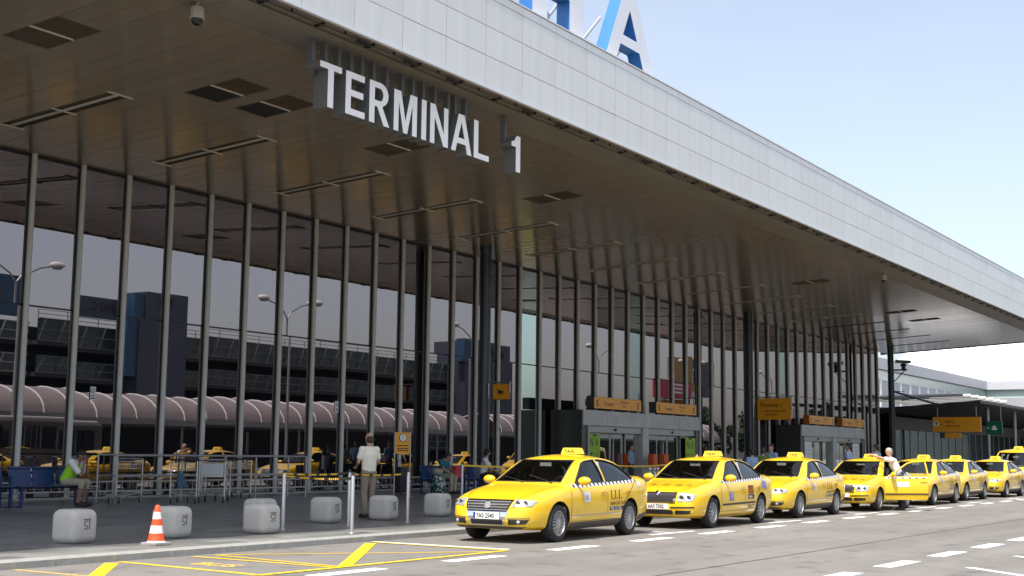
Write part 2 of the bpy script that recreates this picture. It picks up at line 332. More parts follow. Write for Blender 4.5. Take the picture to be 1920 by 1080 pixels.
def link(name, me, parent=None, loc=None, rot=None, scale=None):
    o = bpy.data.objects.new(name, me); COL.objects.link(o)
    if loc is not None: o.location = loc
    if rot is not None: o.rotation_euler = rot
    if scale is not None: o.scale = scale
    if parent is not None: o.parent = parent
    return o
def tag(o, label=None, cat=None, group=None, kind=None):
    if label: o['label'] = label
    if cat: o['category'] = cat
    if group: o['group'] = group
    if kind: o['kind'] = kind
    return o
def thing(name, label, cat, loc=(0, 0, 0), rz=0, group=None):
    o = bpy.data.objects.new(name, None); o.empty_display_size = .2; COL.objects.link(o); o.location = loc; o.rotation_euler = (0, 0, rz)
    return tag(o, label, cat, group)
def copy_tree(o, parent=None):
    c = o.copy(); COL.objects.link(c); c.parent = parent
    for ch in list(o.children): copy_tree(ch, c)
    return c
DG = bpy.context.evaluated_depsgraph_get
def eval_mesh(o):
    dg = DG(); dg.update(); return bpy.data.meshes.new_from_object(o.evaluated_get(dg), depsgraph=dg)
def drop(o): bpy.data.objects.remove(o, do_unlink=True)
_tx = {}
def text_geo(body, size, bold=0, align='LEFT', sx=1):
    k = (body, size, bold, align, sx)
    if k not in _tx:
        c = bpy.data.curves.new('t', 'FONT'); c.body = body; c.size = size; c.offset = bold; c.align_x = align; c.resolution_u = 2
        o = bpy.data.objects.new('t', c); COL.objects.link(o); me = eval_mesh(o); drop(o)
        _tx[k] = ([(v.co.x*sx, v.co.y) for v in me.vertices], [tuple(p.vertices) for p in me.polygons]); bpy.data.meshes.remove(me)
    return _tx[k]
FACE_Y = Matrix(((1, 0, 0, 0), (0, 0, -1, 0), (0, 1, 0, 0), (0, 0, 0, 1)))          # faces -Y
FACE_X = Matrix(((0, 0, -1, 0), (-1, 0, 0, 0), (0, 1, 0, 0), (0, 0, 0, 1)))         # faces -X
FACE_YP = Matrix(((-1, 0, 0, 0), (0, 0, 1, 0), (0, 1, 0, 0), (0, 0, 0, 1)))         # faces +Y
def put_text(mb, body, size, M4, m=0, bold=0, align='LEFT', sx=1):
    v, f = text_geo(body, size, bold, align, sx); return mb.add([M4 @ Vector((x, y, 0)) for x, y in v], f, m)
def outline_mesh(loops, depth):
    """filled 2-D outlines (holes allowed) extruded by depth, centred; returns verts, faces (front, back and rim)"""
    c = bpy.data.curves.new('o', 'CURVE'); c.dimensions = '2D'; c.fill_mode = 'BOTH'; c.extrude = depth/2
    for lp in loops:
        sp = c.splines.new('POLY'); sp.points.add(len(lp)-1); sp.use_cyclic_u = True
        for p, q in zip(sp.points, lp): p.co = (q[0], q[1], 0, 1)
    o = bpy.data.objects.new('o', c); COL.objects.link(o); me = eval_mesh(o); drop(o)
    r = ([tuple(v.co) for v in me.vertices], [tuple(p.vertices) for p in me.polygons]); bpy.data.meshes.remove(me); return r
def T(x, y, z): return Matrix.Translation((x, y, z))
def pavz(Y): return .095+.0163*(Y-14.108)
def PP(x, y): return (x, y, pavz(y))

# ------------------------------------------------------------------ ground, road, pavement
def sheet(name, pts, m, kind='structure', label=None, z=None):
    o = MB().quad(pts).build(name, m); return tag(o, kind=kind)
sheet('road', [(-900, -900, 0), (900, -900, 0), (900, 900, 0), (-900, 900, 0)], 'asphalt')
KY = 14.12
pv = MB()
pv.quad([(-40, 14.42, pavz(14.42)), (200, 14.42, pavz(14.42)), (200, 15.0, pavz(15.0)), (-40, 15.0, pavz(15.0))], 1)
pv.quad([(-40, 15.0, pavz(15.0)), (200, 15.0, pavz(15.0)), (200, 45, pavz(45)), (-40, 45, pavz(45))], 0)
pave = tag(pv.build('pavement', ['pave', 'apron']), kind='structure')
ks = MB(); n = 1.0
ks.box(0, n-.008, 0, .30, -.1, .088); ks.v = [(x, y, z if z < 0 else .088+.013*(y/.3)) for x, y, z in ks.v]
bmk = ks.mesh('kerb_stone', 'kerb')
for i in range(-6, 84):
    link('kerb_stone', bmk, pave, (6+i*n, KY, 0))
# painted markings: each on its own sheet 4 mm above the asphalt
def strip(mb, a, b, w, m=0, z=.004):
    a = Vector(a); b = Vector(b); d = (b-a).normalized(); q = Vector((-d.y, d.x))*w/2
    mb.quad([(a.x+q.x, a.y+q.y, z), (a.x-q.x, a.y-q.y, z), (b.x-q.x, b.y-q.y, z), (b.x+q.x, b.y+q.y, z)], m)
mk = MB()
for i in range(-4, 30):
    x = 12.05+2.80*i; strip(mk, (x, 10.72+.003*(x-12)), (x+1.36, 10.724+.003*(x-12)), .25)
for i in range(-4, 36):
    x = 18.02+2.48*i; y = 5.64-.018*(x-18); strip(mk, (x, y), (x+1.36, y-.024), .27)
for i in range(8):                                                     # taxi bay ends and their inner edge
    X0 = 17.3+5.9*i
    strip(mk, (X0, 14.02), (X0+.02, 11.32), .12, z=.006)
    if i: strip(mk, (X0-.95, 11.36), (X0+.85, 11.30), .12, z=.005)
strip(mk, (18.76, 4.66), (15.6, 1.3), .14); strip(mk, (21.47, 4.62), (19.6, 2.8), .12)
tag(mk.build('white_road_marking', 'white_line'), kind='structure')
yl = MB()
strip(yl, (11.75, 13.95), (8.9, 11.15), .19, z=.005); strip(yl, (16.93, 13.79), (13.33, 11.28), .19, z=.009)
strip(yl, (11.96, 14.05), (11.75, 11.24), .10); strip(yl, (11.70, 11.25), (17.06, 11.20), .11, z=.008)
strip(yl, (13.19, 13.95), (13.13, 11.30), .08, z=.006); strip(yl, (13.55, 13.90), (13.25, 11.30), .07, z=.007)
strip(yl, (13.66, 13.90), (16.74, 11.25), .07, z=.005)
strip(yl, (17.18, 13.98), (17.08, 11.2), .10, z=.010)
tag(yl.build('yellow_road_marking', 'yellow_line'), kind='structure')
yf = MB()
strip(yf, (10.35, 14.08), (10.36, 12.6), .07); put_text(yf, 'BUS', .46, T(12.29, 13.1, .004) @ Matrix.Rotation(R(-90), 4, 'Z'), 0, .012, sx=.95)
tag(yf.build('faded_yellow_road_marking', 'yellow_faded'), kind='structure')
ts = MB(); strip(ts, (-60, 8.1), (200, 5.95), .03); tag(ts.build('tar_seam', 'tar'), kind='structure')

# ------------------------------------------------------------------ terminal building
F, D = 14.822, 26.163
KS = .0531
def ZS(y): return 8.481+KS*(D-y)                 # the soffit falls gently towards the glass
RS = -math.atan(KS)
SPC = 1.4334; X0M = 19.0636
term = thing('terminal_building', 'long airport terminal with dark mirror glass front and wide metal canopy', 'building', (40, 26, 0))
term.location = (0, 0, 0)
XA, XB = 5.0, 86.8
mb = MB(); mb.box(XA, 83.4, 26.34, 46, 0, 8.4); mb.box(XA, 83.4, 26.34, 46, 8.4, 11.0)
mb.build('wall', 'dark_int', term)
mb = MB(); mb.prism([(F+.12, ZS(F)+.13), (26.9, ZS(26.9)+.13), (26.9, 11.0), (F+.12, 11.1)], lambda u, v, d: (d, u, v), XA, XB-.1)
mb.build('roof_slab', 'dark_roof', term)
ZF = ZS(F)
fas = MB(); fas.box(XA, XB, F+.05, F+.12, ZF+.02, 11.15)
fas.prism([(F+.02, ZF-.04), (26.9, ZS(26.9)-.04), (26.9, 11.1), (F+.02, 11.15)], lambda u, v, d: (d, u, v), XB, XB+.06)
fas = fas.build('fascia', 'gap', term)
zj = [9.09, 9.75, 10.387, 11.015, 11.20]
SF = 1.4067
rows = []
for a, b in zip(zj[:-1], zj[1:]):
    for mm in ('panel', 'panel_b'): rows.append((MB().box(0, SF-.013, -.05, 0, 0, b-a-.013).mesh('panel', mm), a))
for i in range(-8, 52):
    x = 15.974+SF*i
    if x < XA or x > XB-SF+.3: continue
    for rI in range(4):
        me, z = rows[rI*2+(1 if random.random() < .35 else 0)]
        link('panel', me, fas, (x+.006, F+.05, z), (R(random.gauss(0, .06)), 0, R(random.gauss(0, .05))))
lipb = MB(); lipb.box(XA, XB, F-.03, F+.05, ZF-.05, ZF+.004); lipb.box(XA, XB, F-.02, F+.3, 11.202, 11.235)
lipb.build('edge_trim', 'lip', term)
# soffit: dark sheet, planks across, hatches, light slots
sof = MB(); sof.prism([(F+.05, ZS(F)+.065), (26.6, ZS(26.6)+.065), (26.6, ZS(26.6)+.095), (F+.05, ZS(F)+.095)], lambda u, v, d: (d, u, v), XA, XB-.02)
sof = sof.build('soffit', 'gap', term)
YP = 16.26
for i in range(0, 41):
    x = XA+2.0*i
    MB().prism([(F+.06, ZS(F+.06)), (YP-.02, ZS(YP)), (YP-.02, ZS(YP)+.06), (F+.06, ZS(F+.06)+.06)], lambda u, v, d: (d, u, v), x+.004, min(x+1.996, XB-.05)).build('border_panel', 'soffit_edge', sof)
PW = 4.30/9
pl_me = [MB().box(0, 1, 0, 1, 0, .03).mesh('plank', q) for q in ('soffit', 'soffit_b')]
fix = [17.33+4.30*k for k in range(-2, 17)]; fix = [x for x in fix if XA < x < 86]
hat = [(13.95, 0), (18.20, 1), (19.62, 1), (23.85, 0), (30.95, 0), (52.2, 0), (64.7, 2), (69.3, 2)]
hat = [(17.33-PW/2+PW*round((hx-17.33+PW/2)/PW), t) for hx, t in hat]
def cutlist(x0, x1):
    c = []; xm = (x0+x1)/2
    for fx in fix:
        if abs(xm-fx) < PW*.45: c.append((21.0, 24.62))
    for hx, t in hat:
        if hx < xm < hx+2*PW: c.append((18.40, 19.95))
    return sorted(c)
x = 17.33-PW/2-PW*25
while x < XB-.1:
    x0, x1 = x, min(x+PW, XB-.03); ya = YP; segs = []
    for a, b in cutlist(x0, x1):
        segs.append((ya, a-.005)); ya = b+.005
    segs.append((ya, 26.5 if x0 > 83.6 else 26.19))
    me = pl_me[1 if random.random() < .4 else 0]
    if x0 > XA-.5:
        for a, b in segs: link('plank', me, sof, (x0+.006, a, ZS(a)+random.uniform(0, .004)), (RS, 0, 0), (x1-x0-.012, (b-a)*1.0014, 1))
    x += PW
sl = MB()   # light slot: recessed trough, pale lamp rails and cross bars
sl.box(-.23, .23, -1.8, 1.8, .04, .06, 0); sl.box(-.02, .02, -1.8, 1.8, -.012, .03, 1)
for yy in (-1.79, 0, 1.79): sl.box(-.32, .32, yy-.025, yy+.025, -.025, -.004, 1)
slm = sl.mesh('light_slot', ['hatch', 'trim'])
sld = MB(); sld.box(-.23, .23, -1.8, -.05, .04, .06, 0); sld.box(-.23, .23, .05, 1.8, .04, .06, 0); sldm = sld.mesh('light_slot', ['hatch_dark'])
for fx in fix: link('light_slot', slm if fx < 66 else sldm, sof, (fx, 22.81, ZS(22.81)), (RS, 0, 0))
for hx, t in hat:
    h = MB(); w = 2*PW-.012
    h.box(0, w, 0, .765, .03, .05, 0); h.box(0, w, .785, 1.54, .03, .05, 1)
    h.box(0, w, .765, .785, .0, .05, 2)
    for q in range(1, 6): h.box(.02+q*.15, .035+q*.15, 0, .765, .022, .03, 0)
    h = h.build('hatch', [['hatch', 'hatch', 'trim'], ['hatch', 'hatch_dark', 'trim'], ['hatch_dark', 'hatch_dark', 'trim']][t], sof); h.location = (hx+.006, 18.405, ZS(18.4)); h.rotation_euler = (RS, 0, 0)
# cable rails just inside the canopy edge
cr = MB()
z0 = ZS(15.15)-.055
for yy in (15.02, 15.22): cr.tube([(XA, yy, z0), (XB-.2, yy, z0)], .014, 5)
xx = XA+.4
while xx < XB-1.6:
    cr.box(xx, xx+.02, 15.0, 15.24, z0, z0+.07); cr.box(xx+.6, xx+.62, 15.0, 15.04, z0, z0+.07)
    if int(xx*10) % 3 != 0:
        cr.box(xx+.95, xx+1.32, 15.01, 15.07, z0-.03, z0+.015); cr.tube([(xx+.95, 15.02, z0), (xx+1.0, 15.08, z0-.05), (xx+1.2, 15.12, z0-.04), (xx+1.3, 15.2, z0)], .012, 5)
    xx += 1.42
cr.build('cable_rail', 'frame_dark', term)
# glazing
GY = 26.232; ZB = .36; ZTR = 4.86
gl = MB(); gl.box(XA, 83.6, GY+.02, GY+.06, .2, 8.6); gl.box(XA, 83.6, GY-.16, GY+.02, .2, ZB-.02, 1); gl.box(XA, 83.6, GY-.01, GY+.02, 8.42, 8.50)
gl = gl.build('glazing_frame', ['frame_dark', 'granite_lt'], term)
pm = {}
for q in ('glass', 'glass_green', 'glass_grey'):
    pm[q] = (MB().box(-SPC/2+.025, SPC/2-.025, -.008, 0, 0, ZTR-ZB-.03).mesh('pane', q), MB().box(-SPC/2+.025, SPC/2-.025, -.008, 0, 0, 8.42-ZTR-.03).mesh('pane', q))
ml = MB(); ml.lathe([(.001, 0), (.07, 0), (.07, 8.49-ZB+.1), (.001, 8.49-ZB+.1)], T(0, 0, 0), 16)
mlm = ml.mesh('mullion', 'mullion', 40)
for i in range(-9, 46):
    x = X0M+SPC*i+.07
    link('mullion', mlm, gl, (x, D, ZB-.1))
    if i < 45:
        q = 'glass_green' if i == 15 else 'glass_grey' if i in (21, 33) else 'glass'
        for j, (z) in enumerate((ZB, ZTR+.015)):
            link('pane', pm[q][j], gl, (x+SPC/2, GY, z), (R(random.gauss(0, .07)), 0, R(random.gauss(0, .09))))
# columns
cm = MB(); cm.lathe([(.001, 0), (.21, 0), (.195, .05), (.195, .97), (.21, .98), (.21, 1), (.001, 1)], None, 32); cmm = cm.mesh('column', 'column', 40)
for x in (13.45, 36.38, 59.31, 82.24): z0 = pavz(24.85)-.02; link('column', cmm, term, (x, 24.85, z0), None, (1, 1, ZS(24.85)+.01-z0))
# low picket rail along the foot of the glass
lr = MB()
for z in (.49, .72): lr.box(12, 42.0, 25.64, 25.68, z-.02, z+.02)
for x in range(13, 42, 3): lr.box(x, x+.03, 25.645, 25.675, pavz(25.66), .49)
lr = lr.build('foot_rail', 'galv', term)
pk = MB().box(0, .017, -.01, .01, 0, .19).mesh('picket', 'galv')
for i in range(0, 129): link('picket', pk, lr, (12.1+i*.231, 25.66, .51))
# entrance portals
def portal(x0, x1, lime, idx):
    z0 = pavz(24.7)-.03; z1 = 3.20; y0 = 24.72
    p = MB(); xm = (x0+x1)/2+.1
    p.box(x0, x0+.5, y0, 26.1, z0, z1, 0)                                     # granite side
    p.box(x1-.25, x1, y0, 26.1, z0, z1, 0); p.box(x0+.5, x1-.25, y0+.55, 26.1, z1-.12, z1, 0)
    p.box(x0+.5, x1-.25, y0+1.25, y0+1.3, z0, z1, 2)
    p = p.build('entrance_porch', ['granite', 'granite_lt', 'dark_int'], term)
    for a, b in ((x0+.02, x0+1.9), (x0+1.92, xm-.3), (xm-.28, xm+.55), (xm+.57, x1-2.0), (x1-1.98, x1)):
        h = MB().box(a, b, y0-.06, y0+.5, 2.62, z1, 0).build('header_panel', 'granite_lt', p)
    MB().box(x0+.5, xm-.28, y0+.05, y0+.45, 2.36, 2.615).build('door_header', 'door_frame', p)
    MB().box(xm+.3, x1-.25, y0+.05, y0+.45, 2.36, 2.615).build('door_header', 'door_frame', p)
    MB().box(x0+.42, x0+.5, y0-.05, y0, z0, 2.615).build('jamb', 'granite_lt', p); MB().box(xm-.28, xm+.28, y0, y0+.5, z0, 2.615).build('pier', 'granite_lt', p)
    for xc in ((x0+.5+xm-.28)/2, (xm+.3+x1-.25)/2): MB().box(xc-.05, xc+.05, y0+.0, y0+.05, 2.44, 2.53).build('door_sensor', 'black', p)
    for a, b in ((x0+.55, xm-.33), (xm+.33, x1-.3)):
        w = (b-a)/4
        for k in range(4):
            d = MB(); q = y0+.22+(.08 if k in (1, 2) else 0)
            for (u0, u1, v0, v1) in ((0, .04, 0, 1), (w-.06, w-.02, 0, 1)): d.box(a+k*w+u0, a+k*w+u1, q-.02, q+.02, z0+.01, 2.35, 0)
            d.box(a+k*w+.04, a+k*w+w-.06, q-.02, q+.02, z0+.01, z0+.1, 0); d.box(a+k*w+.04, a+k*w+w-.06, q-.02, q+.02, 2.29, 2.35, 0)
            d.box(a+k*w+.04, a+k*w+w-.06, q-.004, q+.004, z0+.1, 2.29, 1)
            d.build('sliding_door', ['door_frame', 'door_glass'], p)
    return p, xm, y0
p1, xm1, py0 = portal(42.78, 53.12, True, 0)
p2, xm2, _ = portal(65.75, 76.1, False, 1)
def banner(x0, x1, cols, m, label, lab2):
    b = thing('door_banner', label, 'banner', (x0, py0+.03, .42))
    q = MB(); q.box(0, x1-x0, -.012, 0, 0, 1.86, 0); q.box(.35, .6, -.02, -.012, 1.78, 1.86, 1)
    q.build('banner_sheet', [m, 'black'], b)
    t = MB()
    for ci, col in enumerate(cols):
        for ri, ch in enumerate(col):
            put_text(t, ch, .46, T(.12+ci*(x1-x0)*.44, -.016, 1.40-ri*.56) @ FACE_Y, 0, .006, sx=.75)
    t.build('lettering', 'black', b); return b
banner(43.32, 44.22, ['NTR', 'AUE'], 'lime', 'lime green banner lettered NATURE behind the left door, nearest the dark granite wall', 0)
banner(51.85, 52.85, ['NTR', 'AUE'], 'lime', 'lime green banner lettered NATURE beside the right door jamb', 0)
def white_banner(x0, x1, label):
    b = MB(); b.box(x0, x1, py0+.105, py0+.12, .42, 2.33); 
    for k in range(7): b.box(x0+.12, x1-.15, py0+.10, py0+.105, 2.1-k*.22, 2.12-k*.22, 1)
    return tag(b.build('door_banner', ['white', 'wall_grey']), label, 'banner')
white_banner(66.5, 67.7, 'tall white notice panel by the left door of the far entrance')
white_banner(74.4, 75.6, 'tall white notice panel by the right door of the far entrance')

# ------------------------------------------------------------------ signs
def letters_of(ch):
    s = .19
    if ch == 'T': return [[(0, .86), (0, 1), (.68, 1), (.68, .86), (.43, .86), (.43, 0), (.25, 0), (.25, .86)]], .68
    if ch == 'E': return [[(0, 0), (0, 1), (.64, 1), (.64, .85), (.18, .85), (.18, .59), (.60, .59), (.60, .44), (.18, .44), (.18, .15), (.66, .15), (.66, 0)]], .66
    if ch == 'R':
        o = [(0, 0), (0, 1), (.38, 1)]+[(.38+.27*math.cos(a), .725+.275*math.sin(a)) for a in [R(70-20*k) for k in range(0, 8)]]+[(.45, .43), (.70, 0), (.50, 0), (.27, .41), (.18, .41), (.18, 0)]
        i = [(.18, .56), (.36, .56)]+[(.36+.11*math.cos(a), .71+.15*math.sin(a)) for a in [R(-70+28*k) for k in range(0, 6)]]+[(.36, .86), (.18, .86)]
        return [o, i], .70
    if ch == 'M': return [[(0, 0), (0, 1), (.25, 1), (.42, .30), (.59, 1), (.84, 1), (.84, 0), (.67, 0), (.67, .74), (.49, 0), (.35, 0), (.17, .74), (.17, 0)]], .84
    if ch == 'I': return [[(0, 0), (0, 1), (.19, 1), (.19, 0)]], .19
    if ch == 'N': return [[(0, 0), (0, 1), (.19, 1), (.53, .32), (.53, 1), (.70, 1), (.70, 0), (.52, 0), (.17, .68), (.17, 0)]], .70
    if ch == 'A': return [[(0, 0), (.30, 1), (.55, 1), (.86, 0), (.67, 0), (.60, .23), (.25, .23), (.18, 0)], [(.295, .38), (.555, .38), (.425, .80)]], .86
    if ch == 'L': return [[(0, 0), (0, 1), (.18, 1), (.18, .15), (.62, .15), (.62, 0)]], .62
    if ch == '1': return [[(.19, 0), (.19, .68), (0, .68), (0, .80), (.12, .84), (.22, 1), (.38, 1), (.38, 0)]], .38
    if ch == 'H': return [[(0, 0), (0, 1), (.24, 1), (.24, .60), (.62, .60), (.62, 1), (.86, 1), (.86, 0), (.62, 0), (.62, .42), (.24, .42), (.24, 0)]], .86
def letter_obj(ch, x0, x1, z0, z1, y, depth, mats, parent, name='letter'):
    lp, w = letters_of(ch); sx = (x1-x0)/w; sz = z1-z0
    v, f = outline_mesh([[(a*sx, b*sz) for a, b in q] for q in lp], depth)
    b = MB(); M4 = T(x0, y+depth/2, z0) @ FACE_Y
    for q in f:
        c = [v[i] for i in q]; front = all(abs(p[2]-depth/2) < 1e-4 for p in c)
        b.add([M4 @ Vector(p) for p in c], [tuple(range(len(c)))], 0 if front else 1)
    return b.build(name, mats, parent)
hs = thing('hanging_sign', 'white raised letters reading TERMINAL 1 hanging under the canopy edge', 'sign', (17, 14.3, 7.35)); hs.location = (0, 0, 0)
for ch, a, b in (('T', 17.14, 17.74), ('E', 17.86, 18.42), ('R', 18.55, 19.17), ('M', 19.30, 20.04), ('I', 20.19, 20.35), ('N', 20.48, 21.10), ('A', 21.21, 21.95), ('L', 22.03, 22.60), ('1', 23.49, 23.85)):
    letter_obj(ch, a, b, 7.72, 8.54, 15.40, .34, ['letter', 'letter_side'], hs)
hb = MB().box(0, .09, 0, .12, 0, .72).mesh('bracket', 'letter_side')
for x in (17.2, 17.55, 17.92, 18.28, 18.6, 18.95, 19.36, 19.86, 20.21, 20.55, 20.95, 21.42, 21.68, 22.06, 23.6): link('bracket', hb, hs, (x, 15.66, 8.34))
rs = thing('roof_sign', 'tall white roof letters H and A with blue sides on the canopy edge', 'sign', (0, 0, 0))
for ch, a, b in (('A', 27.31, 29.84), ('H', 23.86, 26.15)):
    letter_obj(ch, a, b, 11.44, 13.20, 15.12, .36, ['letter_face', 'blue_side'], rs)
for x in (27.7, 29.4, 24.1, 25.9):
    rb = MB(); rb.tube([(x, 15.5, 12.5), (x, 17.0, 11.0)], .035, 6); rb.tube([(x, 15.4, 11.7), (x, 15.9, 11.0)], .03, 6); rb.box(x-.04, x+.04, 15.22, 15.4, 11.0, 11.45); rb.build('brace', 'white', rs)
for x in (27.0, 25.6): MB().box(x-.12, x+.12, 15.8, 15.95, 11.5, 12.05).build('transformer_box', 'white', rs)

def box_sign(x, label, n):
    s = thing('entrance_sign', label, 'sign', (x, 24.62, 3.265), 0, 'orange signs over the doors')
    b = MB(); b.box(0, 3.92, -.03, .30, 0, .46, 0, .01); b.build('sign_box', 'sign_dark' if n < 2 else 'sign_edge', s)
    MB().box(.02, 3.90, -.045, -.031, .012, .448, 0).build('sign_face', 'sign', s)
    t = MB(); Y = -.048
    put_text(t, 'E', .34, T(.18, Y, .10) @ FACE_Y, 0, .008); put_text(t, 'E', .34, T(3.55, Y, .10) @ FACE_Y, 0, .008)
    put_text(t, 'Terminal 1', .20, T(.78, Y, .14) @ FACE_Y, 0, .002); put_text(t, 'PŘEDODLETOVÁ', .11, T(2.16, Y, .27) @ FACE_Y, 0, .001, sx=.75); put_text(t, 'HALA', .11, T(2.3, Y, .12) @ FACE_Y)
    t.box(1.98, 2.1, Y, Y+.001, .20, .215); t.build('lettering', 'black', s)
box_sign(43.46, 'long orange Terminal 1 sign over the left doors of the nearer entrance', 0)
box_sign(48.72, 'long orange Terminal 1 sign over the right doors of the nearer entrance', 1)
box_sign(66.7, 'long orange Terminal 1 sign over the left doors of the far entrance', 2)
box_sign(71.98, 'long orange Terminal 1 sign over the right doors of the far entrance', 3)
def col_sign(x, ya, yb, z0, z1, label, kind):
    s = thing('column_sign', label, 'sign', (x, 24.6, z0))
    L = 24.6-yb; h = z1-z0
    a = MB(); a.tube([(0, .08, h+.06), (0, -L-.06, h+.06)], .025, 8); a.tube([(0, -L-.03, h+.06), (0, -L-.03, h*.45)], .022, 8); a.tube([(0, .02, h+.06), (0, .02, h*.1)], .022, 8)
    a.build('bracket', 'galv', s)
    MB().box(-.06, .06, -L, -(24.6-ya), 0, h, 0, .008).build('sign_box', 'sign_edge', s); y0 = -(24.6-ya)
    MB().box(-.068, -.061, -L+.015, y0-.015, .015, h-.015).build('sign_face', 'sign', s)
    t = MB()
    if kind == 'trolley':
        w = ya-yb; c = y0-w/2
        P = lambda u, v: (-.071, c-u*w, h/2+v*h)
        for q in ([(-.16, -.12), (.14, -.12), (.14, .05), (-.16, .13)], [(-.24, .10), (-.16, .10), (-.16, .17), (-.24, .17)], [(.16, -.12), (.20, -.12), (.20, .08), (.16, .08)], [(-.16, -.22), (-.08, -.22), (-.08, -.15), (-.16, -.15)], [(.06, -.22), (.14, -.22), (.14, -.15), (.06, -.15)]): MB().quad([P(*e) for e in q]).build('pictogram', 'black', s)
        return s
    else:
        t.xf(Matrix()); M4 = lambda y, z: T(-.071, y, z) @ FACE_X
        put_text(t, 'Terminal 1', .26, M4(y0-.15, h*.60), 0, .004); put_text(t, 'PŘEDODLETOVÁ HALA', .12, M4(y0-.42, h*.36), 0, .002, sx=.85); put_text(t, 'DEPARTURES', .12, M4(y0-.42, h*.20), 0, .002, sx=.85)
        t.box(-.072, -.071, y0-.32, y0-.18, h*.38, h*.40)
    t.build('lettering', 'black', s); return s
col_sign(36.3, 24.40, 23.78, 3.30, 3.82, 'small square orange trolley sign on the nearer dark column', 'trolley')
col_sign(59.2, 24.40, 22.70, 3.26, 4.29, 'large orange Terminal 1 sign on the second dark column', 'term')
# taxi rank sign on two posts
s = thing('rank_sign', 'orange notice with a round dial on two thin posts behind the tape', 'sign', PP(29.6, 23.3), R(-38))
b = MB()
for x in (0, .46): b.tube([(x, 0, 0), (x, 0, 1.84)], .018, 8); b.box(x-.07, x+.07, -.07, .07, 0, .012)
b.build('post', 'galv', s); MB().box(.018, .442, -.012, .012, 1.22, 1.83).build('sign_face', 'sign', s)
b = MB(); b.lathe([(.001, 0), (.10, 0), (.10, .012), (.001, .012)], T(.23, -.013, 1.68) @ Matrix.Rotation(R(90), 4, 'X'), 24); b.build('dial', 'white', s)
b = MB(); b.lathe([(.10, 0), (.115, 0), (.115, .014), (.10, .014)], T(.23, -.013, 1.68) @ Matrix.Rotation(R(90), 4, 'X'), 24); b.box(.225, .235, -.028, -.026, 1.62, 1.74); b.box(.2, .26, -.028, -.026, 1.675, 1.685)
for z in (1.44, 1.36, 1.30): b.box(.06, .40, -.014, -.012, z, z+.028)
b.build('lettering', 'black', s)
# stickers on the glass
def sticker(x, z, label, blue):
    b = MB(); b.box(x, x+.16, GY-.03, GY-.022, z, z+.34, 0)
    b.lathe([(.045, 0), (.062, 0)], T(x+.08, GY-.032, z+.24) @ Matrix.Rotation(R(90), 4, 'X'), 20, 1)
    b.box(x+.05, x+.11, GY-.032, GY-.030, z+.225, z+.245, 1); b.box(x+.025, x+.135, GY-.032, GY-.030, z+.04, z+.07, 1); b.box(x+.04, x+.12, GY-.032, GY-.03, z+.10, z+.13, 1)
    tag(b.build('window_sticker', ['white', 'plate_blue' if blue else 'black']), label, 'sticker')
sticker(21.15, 2.69, 'small white no smoking sticker on the glass above the seated man', False)
sticker(30.3, 2.70, 'small white and blue sticker on the glass left of the standing man', True)

# ------------------------------------------------------------------ street furniture
def bollard_mesh():
    bm = bmesh.new(); bmesh.ops.create_cube(bm, size=1)
    for v in bm.verts: v.co = Vector((v.co.x*.50, v.co.y*.50, .25+v.co.z*.50))
    bmesh.ops.bevel(bm, geom=[e for e in bm.edges], offset=.115, segments=5, affect='EDGES', profile=.5)
    me = bpy.data.meshes.new('bollard'); bm.to_mesh(me); bm.free(); me.materials.append(M['concrete'])
    me.polygons.foreach_set('use_smooth', [True]*len(me.polygons)); me.set_sharp_from_angle(angle=R(50)); return me
bme = bollard_mesh()
cv = MB()   # carved double-S mark
def S_(dx, fl): return [(-.251, (dx+fl*a), z) for a, z in ()]
P = lambda u, v: (u, -.2525, v)
def arcpts(cx, cz, r, a0, a1, n=8): return [P(cx+r*math.cos(R(a0+(a1-a0)*i/n)), cz+r*math.sin(R(a0+(a1-a0)*i/n))) for i in range(n+1)]
cv.tube([P(-.07, .36), P(.07, .36)], .006, 5); cv.tube([P(.05, .35), P(.045, .22), P(.065, .22)], .006, 5); cv.tube([P(.02, .335)]+arcpts(-.02, .30, .035, 60, 250)+arcpts(-.02, .24, .03, 80, -100)+[P(-.055, .235)], .006, 5)
cvm = cv.mesh('carved_mark', 'carving')
names_b = ['farthest left, standing alone', 'half hidden behind the traffic cone', 'overlapping its twin, the front one', 'mostly hidden behind another cube', 'right of the first tape post, alone', 'at the feet of the man in the cream shirt', 'nearest the first taxi']
for i, (x, y, rz) in enumerate([(12.72, 15.96, 6), (14.49, 15.84, 8), (16.29, 15.64, 3), (17.66, 17.0, 10), (19.28, 16.83, 9), (20.95, 16.75, 11), (22.95, 16.86, 9)]):
    b = link('stone_bollard', bme, None, (x, y, pavz(y)-.01), (0, 0, R(rz))); tag(b, 'rounded pale stone cube bollard '+names_b[i], 'bollard', 'stone cube bollards')
    link('carved_mark', cvm, b)
# traffic cone
c = thing('traffic_cone', 'orange and white striped traffic cone on the pavement edge', 'cone', (13.36, 14.92, pavz(14.92)))
c.scale = (.95, .95, .79); MB().box(-.165, .165, -.165, .165, 0, .055, 0, .012).build('base', 'cone_base', c)
b = MB(); zz = [.04, .20, .34, .45, .56, .68, .70]; rr = lambda z: .135-.145*(z-.04)+(.0)
pr = [(rr(z)*.9 if z < .66 else .035, z) for z in zz]; b.lathe([(.15, .045), (.14, .06), (rr(.08), .08)], None, 24, 1)
pr = [(rr(.08), .08), (rr(.22), .22), (rr(.36), .36), (rr(.48), .48), (rr(.61), .61), (rr(.72), .72), (.025, .735), (.001, .735)]
b.lathe(pr, None, 24, 0, [0, 1, 0, 1, 0, 0, 0]); b.build('cone_body', ['cone_red', 'cone_white'], c, 40)
